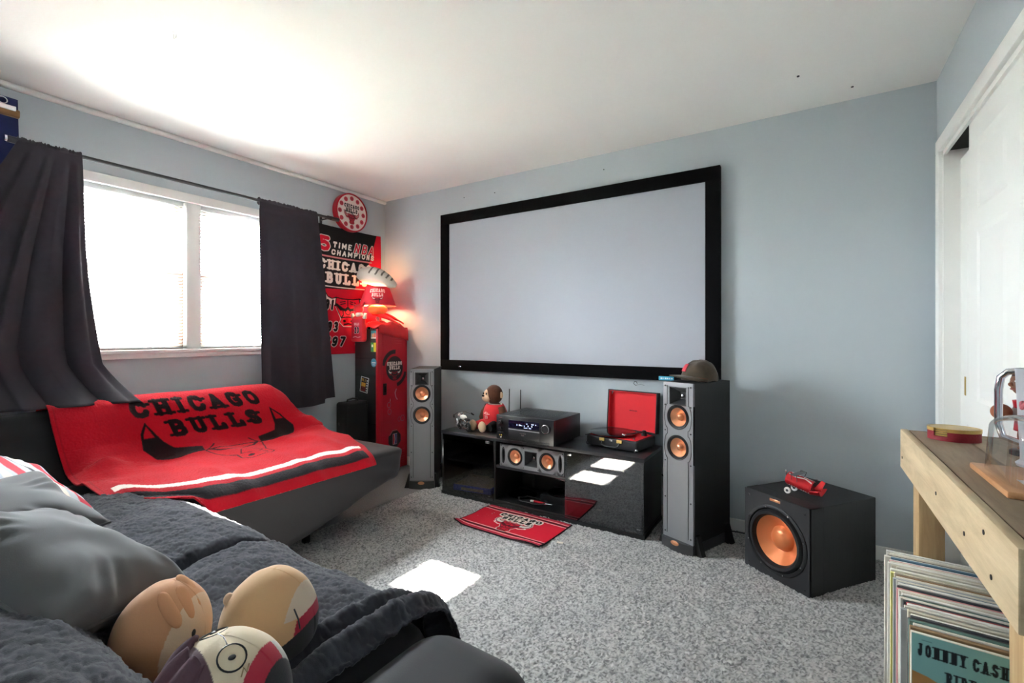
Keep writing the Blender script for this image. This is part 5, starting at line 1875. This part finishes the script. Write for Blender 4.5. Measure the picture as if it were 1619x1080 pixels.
# ------------------------------------------------------------------ cap on the tower speaker
t = thing('baseball_cap', 'worn brown baseball cap with a red patch on the tower speaker', 'cap', (2.862, -.290, .921), R(-50))
CA, CB, CH = .090, .100, .108
def crown(u, v):
    a = u * 2 * PI
    e = v * PI / 2
    rr = math.cos(e) ** .72
    h_ = math.sin(e) ** .95
    sl = .12 * max(0, math.cos(a + PI / 2))
    pan = 1 - .015 * abs(math.sin(a * 3)) ** 6
    lump = .008 * noise.noise(Vector((3 * math.cos(a), 3 * math.sin(a), 3 * v)))
    return (CA * rr * math.cos(a) * pan, CB * rr * math.sin(a) * pan, .004 + CH * h_ * (1 + .02 * math.sin(a)) + lump)
MB().grid(crown, 60, 26, True).build('crown', 'capcloth', t, ang=80, solid=.002)
def visor(u, v):
    a = PI + PI * u
    q = (u - .5) * 2
    ext = .072 * (1 - abs(q) ** 2.6)
    x = (CA + .002) * math.cos(a) * (1 + .02 * v)
    y = (CB) * math.sin(a) - v * ext
    z = .018 - .026 * q * q * (.3 + .7 * v) + .010 * (1 - q * q) * v * .6 - .004 * v
    return (x, y, max(.002, z + .012 * (1 - q * q)))
MB().grid(visor, 40, 14).build('visor', 'capcloth', t, ang=80, solid=.004)
MB().tube([(CA * 1.005 * math.cos(a), CB * 1.005 * math.sin(a), .016 + .012 * (1 - ((a - 1.5 * PI) / (PI / 2)) ** 2)) for a in np.linspace(PI, 2 * PI, 30)], .0018, 6).build('brim_seam', mat('rust_stitch', (110, 62, 44), .8), t)
MB().ball((0, 0, CH + .005), (.007, .007, .005), 14, 8).build('top_button', 'capcloth', t)
def patch(u, v):
    a = 1.5 * PI - .30 + .52 * u
    e = .42 + .50 * v
    rr = math.cos(e) ** .72
    return (CA * 1.035 * rr * math.cos(a), CB * 1.035 * rr * math.sin(a), .006 + CH * 1.02 * math.sin(e) ** .95)
MB().grid(patch, 16, 12).build('patch', mat('red_patch', (206, 62, 76), .8, bump=.3, bs=300), t, ang=80, solid=.003)

# ------------------------------------------------------------------ airplane made of a red soda can on the subwoofer
CXY = Vector((3.362, -.415, 0))
t = thing('can_airplane', 'toy airplane made from a red soda can on the subwoofer', 'toy', (3.350, -.412, SHt), rot=(0, 0, R(-24)))
TC = Tr(0, 0, .058, ry=R(12))
c = Canvas(2 * PI * .033, .118, 190, 110, (196, 32, 40))
for q in (.02, .125):
    # flowing white script along the can
    pts = [(q + .018 * math.sin(k * .9) * (.4 + .5 * math.sin(k * .37) ** 2) + .02, .015 + k * .0052) for k in range(18)]
    c.stroke(pts, .006, (240, 232, 226))
    c.stroke([(q + .052, .012), (q + .046, .04), (q + .056, .07), (q + .048, .104)], .0045, (240, 232, 226))
    c.text('COCA-COLA', .012, -q - .030, .092, .030, (240, 232, 226), .17, False) if False else None
def canm(X, Y):
    a = X / .033 + PI * .2
    r_ = np.where((Y < .006) | (Y > .112), .030, .033)
    x = Y - .059
    y, z = r_ * np.cos(a), r_ * np.sin(a)
    m_ = np.array(TC)
    p = np.stack([x, y, z, np.ones_like(x)], -1) @ m_.T
    return p[..., :3]
# letters run along the can's length
cc = Canvas(.118, 2 * PI * .033, 120, 200, (196, 32, 40))
for q in (.008, .112):
    cc.text('COCA-COLA', .010, q + .028, .098, .036, (240, 232, 226), .15, False, skew=.25)
    cc.stroke([(.008, q + .016), (.040, q + .010), (.08, q + .022), (.11, q + .012)], .007, (240, 232, 226))
def canm2(X, Y):
    a = -Y / .033 - PI * .10
    r_ = np.where((X < .006) | (X > .112), .030, .033)
    p = np.stack([X - .059, r_ * np.cos(a), r_ * np.sin(a), np.ones_like(X)], -1) @ np.array(TC).T
    return p[..., :3]
cc.panel('can_body', 'can', t, canm2, flip=True)
MB().lathe([(.030, -.0595), (.028, -.0575), (.012, -.055), (0, -.055)], 28, T=TC @ Tr(ry=PI / 2)).build('can_nose', 'silver', t)
MB().lathe([(.030, .0585), (0, .0585)], 28, T=TC @ Tr(ry=PI / 2)).build('can_end', 'silver', t)
def tail(u, v):
    a = -1.25 + 2.5 * u
    x = .055 + .045 * v
    r_ = .034 - .006 * v
    return tuple(TC @ Vector((x, r_ * math.sin(a) * (1 + .5 * v), -r_ * math.cos(a) * (1 - .2 * v) + .018 * v * abs(u - .5) * 2)))
MB().grid(tail, 22, 8).build('tail_scoop', 'canred', t, ang=80, solid=.0015)
MB().prism([(0, 0), (.030, 0), (.040, .050), (.022, .052)], -.001, .001, T=TC @ Tr(.062, .0, .0, rx=PI / 2)).build('tail_fin', 'canred', t)
MB().box((0, 0, 0), (.022, .12, .0016), .0004, T=TC @ Tr(-.018, 0, .040)).build('upper_wing', 'silver', t)
for y in (-.05, .05):
    for x in (-.030, -.004):
        MB().tube([tuple(TC @ Vector((x, y * .55, .0))), tuple(TC @ Vector((x, y, .044)))], .0014, 5).build('strut', 'rod', t)
MB().box((0, 0, 0), (.002, .010, .10), .0008, T=TC @ Tr(-.066, 0, 0, rx=R(35))).build('propeller', 'silver', t)
MB().tube([tuple(TC @ Vector((-.05, 0, -.028))), (-.045, -.030, .014)], .002, 6).tube([tuple(TC @ Vector((-.05, 0, -.028))), (-.045, .030, .014)], .002, 6).build('axle_strut', 'rod', t, weld=False)
for y in (-.034, .034):
    wl = MB().ring([(.005, -.004), (.015, -.004), (.0155, 0), (.015, .004), (.005, .004)], 24, T=Tr(-.045, y, .0155, rx=PI / 2)).build('wheel', 'white', t)
    MB().lathe([(.006, -.005), (.006, .005)], 12, T=Tr(-.045, y, .0155, rx=PI / 2)).build('wheel_hub', 'rod', wl)
MB().tube([tuple(TC @ Vector((.03, 0, .033))), tuple(TC @ Vector((.068, 0, .048)))], .0012, 5).build('rigging_wire', 'rod', t)

# ------------------------------------------------------------------ red mat on the floor
MWd, MHt = .625, .385
c = Canvas(MWd, MHt, 250, 156, (198, 24, 46))
for yb, s_ in ((.0, 1), (MHt, -1)):
    c.rect(0, MWd, *sorted((yb + s_ * .030, yb + s_ * .036)), (232, 200, 196))
    c.rect(0, MWd, *sorted((yb + s_ * .043, yb + s_ * .058)), (34, 26, 30))
    c.rect(0, MWd, *sorted((yb + s_ * .065, yb + s_ * .071)), (232, 200, 196))
    c.rect(0, MWd, *sorted((yb, yb + s_ * .026)), (176, 40, 62))
cx = .315
c.bull(cx, .150, .125, .085, (196, 22, 44), (214, 206, 196), (96, 14, 28), outline=((232, 220, 208), .014), lw=.05)
c.text('CHICAGO', cx - .150, .262, .30, .046, BLK, .27, True, arch=.0, outline=((226, 216, 204), .020))
c.text('BULLS', cx - .105, .212, .21, .046, BLK, .27, True, outline=((226, 216, 204), .020))
for a, b_ in (((.0, 0), (0, MHt)), ((MWd, 0), (MWd, MHt))):
    c.stroke([a, b_], .012, (30, 22, 24))
for a, b_ in (((.0, 0), (MWd, 0)), ((0, MHt), (MWd, MHt))):
    c.stroke([a, b_], .010, (30, 22, 24))
rm = R(-2.5)
def matf(X, Y):
    u, v = X - MWd / 2, Y - MHt / 2
    z = .017 + .003 * vnoise(250, 156, 6, 4, 61)
    z = z + .022 * np.exp(-((X - 0) ** 2 + (Y - 0) ** 2) / .05 ** 2)
    z = z + .010 * np.exp(-((Y) / .04) ** 2) * np.exp(-((X - .55) / .1) ** 2)
    return np.stack([1.838 + u * math.cos(rm) - v * math.sin(rm) , -.650 + u * math.sin(rm) + v * math.cos(rm), z], -1)
t = thing('floor_mat', 'red team towel mat with bull head on the carpet', 'mat', (1.838, -.650, .012))
o = c.panel('mat_cloth', 'cloth_print', None, matf, solid=.005, offset=-1)
o.parent = t
o.matrix_parent_inverse = Matrix.Translation((-1.838, .650, -.012))
MB().span(.330, .365, -.155, -.135, .002, .004).build('care_tag', 'whitecloth', t, rot=(0, 0, R(10)))

# ================================================================== CONSOLE TABLE
TX0, TX1, TY0, TY1, TZ = 3.640, 3.916, -2.135, -1.100, .867
t = thing('console_table', 'weathered pine console table against the closet doors', 'table', ((TX0 + TX1) / 2, (TY0 + TY1) / 2, 0))
ox, oy = (TX0 + TX1) / 2, (TY0 + TY1) / 2
def tb(name, x0, x1, y0, y1, z0, z1, m, bev=.003):
    return MB().span(x0 - ox, x1 - ox, y0 - oy, y1 - oy, z0, z1, bev).build(name, m, t)
tb('apron_board', TX0, TX0 + .020, TY0, TY1, TZ - .126, TZ, 'tablewood')
tb('lower_shelf', 3.565, TX1, TY0 + .122, -1.50, .316, .336, 'legwood')
tb('shelf_rail', TX0 + .0205, TX1, -1.500, -1.480, .300, .336, 'legwood')
tb('apron_board', TX1 - .020, TX1, TY0, TY1, TZ - .126, TZ - .002, 'tablewood')
e0 = tb('end_board', TX0 + .0205, TX1 - .0205, TY0 + .001, TY0 + .021, TZ - .126, TZ - .002, 'tableend')
e1 = tb('end_board', TX0 + .0205, TX1 - .0205, TY1 - .021, TY1 - .001, TZ - .126, TZ - .002, 'tableend')
pw = (TX1 - TX0 - .0215 - .0205) / 2
for k in range(2):
    x0 = TX0 + .0210 + k * (pw + .001)
    tb('top_plank', x0, x0 + pw, TY0 + .0215, TY1 - .0215, TZ - .022, TZ - .001 - .001 * k, 'tabletop', .002)
for y0 in (TY0 + .022, TY1 - .180):
    tb('leg', TX0 + .0205, TX0 + .080, y0 + .010, y0 + .095, 0, TZ - .023, 'legwood')
    tb('leg', TX1 - .062, TX1 - .002, y0 + .010, y0 + .095, 0, TZ - .023, 'legwood')
for (y, z) in ((-1.62, .80), (-1.86, .79), (-2.02, .775), (-1.98, .835), (-1.14, .78)):
    MB().lathe([(.0045, -.001), (.0045, .0012), (0, .0014)], 10, T=Tr(TX0 - ox, y - oy, z, ry=-PI / 2)).build('nail_head', 'dark', t)

# ------------------------------------------------------------------ records under the table
PAL = [((226, 220, 206), 'cream'), ((206, 196, 176), 'tan'), ((238, 234, 226), 'white'), ((60, 62, 66), 'black'), ((96, 128, 150), 'blue'), ((214, 140, 140), 'pink'),
       ((212, 206, 120), 'yellow'), ((150, 120, 84), 'brown'), ((84, 118, 108), 'green'), ((176, 60, 66), 'red'), ((170, 172, 174), 'grey')]
PM = {n: mat('sleeve_' + n, c_, .55, var=.12, vs=25, bump=.1, bs=80) for c_, n in PAL}
seq = ['white', 'cream', 'tan', 'black', 'cream', 'blue', 'white', 'pink', 'cream', 'white', 'tan', 'cream', 'black', 'white', 'yellow', 'tan', 'brown', 'cream', 'grey', 'cream',
       'blue', 'white', 'black', 'pink', 'cream', 'tan', 'white', 'green', 'cream', 'black', 'red', 'white', 'cream', 'grey', 'tan', 'white', 'black', 'black', 'green', 'cream', 'grey', 'brown']
nrec = len(seq)
rr_ = random.Random(3)
base_m = {}
lean = R(1.5)
for k, nm in enumerate(seq):
    f = k / (nrec - 1)
    y = -1.632 - f * .360 + rr_.uniform(-.0008, .0008)
    x = 3.545 + .004 * math.sin(k * 1.3) + rr_.uniform(-.004, .004) + (-.003 if k > 30 else 0)
    th_ = .0070 + rr_.uniform(-.002, .0012)
    if nm not in base_m:
        base_m[nm] = MB().box((.1555, 0, .156), (.311, .0072, .312), .0012, seg=1).build('record_sleeve', PM[nm])
        o = base_m[nm]
    else:
        o = base_m[nm].copy()
        COL.objects.link(o)
    dz = rr_.uniform(-.004, .010)
    o.location = (x, y, .338)
    o.scale = (1, th_ / .0072, 1 + dz)
    o.rotation_euler = (lean + R(rr_.uniform(-.25, .25)), 0, R(-3 + rr_.uniform(-.3, .3)))
    pv_ = seq[k - 1] if k else None
    nx_ = seq[k + 1] if k < nrec - 1 else None
    if pv_ is None:
        lab = f'{nm} record sleeve at the far end of the row before a {nx_} one'
    elif nx_ is None:
        lab = f'{nm} record sleeve directly behind the teal western album'
    else:
        lab = f'{nm} record sleeve between a {pv_} and a {nx_} one under the table'
    tag(o, lab, 'record sleeve', 'record sleeves under the console table')
# front album with its cover
t = thing('record_sleeve', 'teal and orange western album at the front of the record row', 'record sleeve', (3.539, -2.004, .338), rot=(lean, 0, R(-3.2)), group='record sleeves under the console table')
MB().box((.1555, 0, .156), (.311, .006, .312), .0008, seg=1).build('sleeve', PM['cream'], t)
c = Canvas(.308, .309, 300, 300, (138, 190, 188))
c.poly([(0, .242), (.02, .238), (.05, .226), (.14, .205), (.308, .182), (.308, 0), (0, 0)], (190, 140, 84))
c.poly([(0, .10), (.1, .12), (.2, .09), (.308, .10), (.308, 0), (0, 0)], (150, 104, 62))
c.text('JOHNNY', .008, .272, .062, .022, (26, 34, 40), .15, True, gap=.42, sf_len=1.0)
c.text('CASH', .078, .272, .042, .022, (26, 34, 40), .15, True, gap=.42, sf_len=1.0)
c.text('RIDE', .045, .234, .038, .022, (26, 34, 40), .15, True, gap=.42, sf_len=1.0)
c.stroke([(.014, .300), (.026, .300)], .002, (110, 156, 156))
c.panel('cover_print', 'print', t, lambda X, Y: np.stack([X + .0015, X * 0 - .0034, Y + .0015], -1))

# ------------------------------------------------------------------ things on the table
t = thing('coaster_holder', 'oval maroon woven coaster holder with gold rim', 'coaster holder', (3.748, -1.222, TZ - .001), R(8))
def wall_oval(z0, z1, r0, r1, m, name):
    # open at the front left where coasters show
    b_ = MB()
    n_ = 64
    A, B_ = .060, .050
    a0, a1 = R(206), R(240)
    an = np.linspace(a1, a0 + 2 * PI, n_)
    vs, fs = [], []
    for a in an:
        for (r_, z) in ((r0, z0), (r0, z1), (r1, z1), (r1, z0)):
            vs.append((A * r_ * math.cos(a), B_ * r_ * math.sin(a), z))
    for k in range(n_ - 1):
        for q in range(4):
            fs.append((k * 4 + q, k * 4 + (q + 1) % 4, k * 4 + 4 + (q + 1) % 4, k * 4 + 4 + q))
    fs += [(0, 1, 2, 3), ((n_ - 1) * 4 + 3, (n_ - 1) * 4 + 2, (n_ - 1) * 4 + 1, (n_ - 1) * 4)]
    b_.add(vs, fs)
    return b_.build(name, m, t)
wall_oval(.010, .026, 1.0, .95, 'basket', 'woven_wall')
wall_oval(.026, .036, 1.02, .94, 'gold', 'gold_rim')
MB().lathe([(1.0, 0), (1.0, .012), (0, .012)], 64, T=Tr(s=(.060, .050, 1))).build('holder_base', 'basket', t)
for k in range(4):
    o = MB().lathe([(.92, 0), (.94, .002), (.92, .004), (0, .004)], 48, T=Tr(s=(.060, .050, 1))).build('coaster', 'gold', None, loc=(3.748, -1.222, TZ + .012 + k * .0062), rot=(0, 0, R(8)))
    tag(o, 'oval gold coaster stacked in the maroon holder', 'coaster', 'coasters in the holder')
lw = MB().lathe([(.6, .0302), (.62, .0312), (.6, .0318)], 40, T=Tr(s=(.060, .050, 1)))

# clear display case with a model car
CXc, CYc = 3.806, -1.700
t = thing('display_case', 'clear acrylic dome display case on an oak base', 'display case', (CXc, CYc, TZ - .001), R(0))
MB().span(-.105, .115, -.150, .098, 0, .014, .004).build('oak_base', 'oak', t)
# rounded clear cover
def cover(p):
    return Vector((p.x, p.y, p.z)) if p.z > .02 else Vector((p.x, p.y, .0145))
def cov(u, v):
    a = u * 2 * PI
    h_ = .108
    # superellipse outline, straight walls rounding into the top
    n_ = 5
    ca, sa = math.cos(a), math.sin(a)
    ex = math.copysign(abs(ca) ** (2 / n_), ca)
    ey = math.copysign(abs(sa) ** (2 / n_), sa)
    if v < .55:
        q = v / .55
        k_, z = 1.0 - .06 * q, .0142 + q * .092
    else:
        e = (v - .55) / .45 * PI / 2
        k_, z = .94 * math.cos(e) ** .55 if e < PI / 2 - 1e-6 else 0.0, .1062 + .034 * math.sin(e)
    return (.005 + .098 * ex * k_, -.026 + .115 * ey * k_, z)
MB().grid(cov, 56, 30, True).build('clear_cover', 'clear', t, ang=70)
cd = Canvas(.09, .06, 60, 40, (232, 226, 218))
for k in range(4):
    cd.stroke([(.012, .046 - k * .010), (.074 - .01 * (k % 2), .046 - k * .010)], .003, (150, 146, 150))
cd.panel('card', 'print', t, lambda X, Y: np.stack([-.065 + X, -.105 + Y, X * 0 + .0155], -1))
t = thing('model_car', 'red and yellow model race car inside the clear case', 'toy car', (CXc + .035, CYc - .005, TZ + .013), R(-8))
MB().rbox((0, 0, .036), (.052, .150, .028), .010, 4, lambda p: Vector((p.x * (1 - .35 * max(0, p.y / .075)), p.y, p.z - .008 * max(0, p.y / .075)))).build('car_body', 'red', t, ang=60)
MB().prism([(-.014, -.02), (.014, -.02), (.005, .062), (-.005, .062)], .0495, .0505).build('flame_stripe', 'yellow', t)
MB().ball((0, -.012, .050), (.017, .028, .016), 18, 10).build('cockpit', 'blackgloss', t)
MB().span(-.034, .034, -.078, -.062, .060, .066, .002).build('rear_wing', 'red', t)
for x in (-.024, .024):
    MB().span(x - .002, x + .002, -.074, -.066, .04, .062).build('wing_post', 'red', t)
for x in (-.036, .036):
    for y in (-.050, .048):
        wl = MB().ring([(.008, -.009), (.020, -.009), (.0225, -.005), (.0225, .005), (.020, .009), (.008, .009)], 24, T=Tr(x, y, .0235, ry=PI / 2)).build('wheel', 'rubber', t)
        MB().lathe([(.009, -.007), (.009, .007)], 14, T=Tr(x, y, .0235, ry=PI / 2)).build('wheel_hub', 'silver', wl)

# silver trophy mug with a loop handle
t = thing('silver_mug', 'polished silver trophy mug with a tall loop handle', 'mug', (3.842, -1.515, TZ - .001), R(-35))
MB().lathe([(.040, 0), (.042, .006), (.034, .014), (.034, .03), (.038, .12), (.042, .225), (.0435, .230), (.0400, .230), (.036, .12), (.032, .035), (0, .034)], 40).build('mug_body', 'mugsilver', t)
hp_ = [(-.034, 0, .050), (-.066, 0, .060), (-.074, 0, .090), (-.074, 0, .175), (-.070, 0, .205), (-.056, 0, .220), (-.038, 0, .222)]
MB().tube(hp_, .008, 12).build('loop_handle', 'chrome', t)

# basketball player figurine
t = thing('player_figurine', 'small basketball player figurine in red holding a ball', 'figurine', (3.862, -1.372, TZ - .001), R(-70))
MB().lathe([(.036, 0), (.036, .010), (.032, .013), (0, .013)], 30).build('figurine_base', 'black', t)
bm_ = bpy.data.meshes.new('figure_body')
J = {'pel': (0, 0, .082), 'chest': (0, -.004, .122), 'neck': (0, -.004, .142), 'lk': (-.014, -.008, .046), 'rk': (.014, .004, .046), 'la': (-.015, 0, .016), 'ra': (.015, .010, .016),
     'lf': (-.015, -.014, .015), 'rf': (.015, -.004, .015), 'ls': (-.020, -.004, .134), 'rs': (.020, -.004, .134), 'le': (-.030, -.012, .108), 're': (.030, -.012, .110),
     'lw': (-.026, -.036, .108), 'rw': (.026, -.030, .096)}
keys = list(J)
ed = [('pel', 'chest'), ('chest', 'neck'), ('pel', 'lk'), ('pel', 'rk'), ('lk', 'la'), ('rk', 'ra'), ('la', 'lf'), ('ra', 'rf'), ('chest', 'ls'), ('chest', 'rs'), ('ls', 'le'), ('rs', 're'), ('le', 'lw'), ('re', 'rw')]
rad = {'pel': .017, 'chest': .019, 'neck': .008, 'lk': .009, 'rk': .009, 'la': .006, 'ra': .006, 'lf': .006, 'rf': .006, 'ls': .009, 'rs': .009, 'le': .0065, 're': .0065, 'lw': .005, 'rw': .005}
bm_.from_pydata([J[q] for q in keys], [(keys.index(a), keys.index(b_)) for a, b_ in ed], [])
bm_.materials.append(MT['skin'])
fo = bpy.data.objects.new('figure_body', bm_)
COL.objects.link(fo)
fo.parent = t
sk = fo.modifiers.new('skin', 'SKIN')
for i_, q in enumerate(keys):
    sv = bm_.skin_vertices[0].data[i_] if len(bm_.skin_vertices) else None
    if sv:
        sv.radius = (rad[q], rad[q])
        sv.use_root = (q == 'pel')
fo.modifiers.new('smooth', 'SUBSURF').levels = 2
def jz(u, v):
    a = u * 2 * PI
    z = .062 + .078 * v
    r_ = .026 - .003 * math.sin(v * PI) + .002 * v
    return (r_ * 1.05 * math.cos(a), -.003 + r_ * .92 * math.sin(a), z)
MB().grid(jz, 28, 12, True).build('jersey', 'red', t, solid=.002, ang=80)
MB().box((.0, -.028, .108), (.022, .002, .026), .0005).build('jersey_number', 'white', t)
MB().ball((0, -.008, .185), (.025, .030, .034), 26, 18, lambda p: (p[0] * (1 - .15 * max(0, -p[2])), p[1], p[2])).build('head', 'skin', t)
MB().ball((0, -.004, .197), (.0262, .0300, .0260), 24, 14).build('hair', 'hair', t)
MB().ball((0, -.038, .182), (.005, .007, .006), 12, 8).build('nose', 'skin', t)
MB().ball((0, -.034, .170), (.009, .005, .003), 12, 8).build('mouth', mat('lip_paint', (140, 70, 60), .5), t)
for s_ in (-1, 1):
    MB().ball((s_ * .009, -.034, .191), (.004, .003, .003), 10, 6).build('eye', 'white', t)
    MB().ball((s_ * .026, -.002, .184), (.004, .007, .009), 10, 8).build('ear', 'skin', t)
o = MB().ball((0, 0, 0), .021, 24, 16).build('mini_basketball', mat('brown_ball', (150, 82, 50), .5, bump=.3, bs=400), None)
fr_ = Matrix.Rotation(R(-70), 4, 'Z')
o.location = Vector((3.862, -1.372, TZ)) + fr_ @ Vector((-.010, -.053, .108))
tag(o, 'tiny brown basketball held by the player figurine', 'ball')
# braided pink lanyard over the mug
pts = [(3.838 + .050 * math.cos(a), -1.600 + .020 * math.sin(a * 2.0), TZ + .140 + .004 + .012 * abs(math.sin(a * 4))) for a in np.linspace(0, 2 * PI, 44, endpoint=False)]
o = MB().tube(pts, .004, 7, True).build('lanyard', mat('pink_braid', (206, 110, 120), .8, bump=.6, bs=300), None)
tag(o, 'pink braided lanyard lying on top of the clear case', 'lanyard')
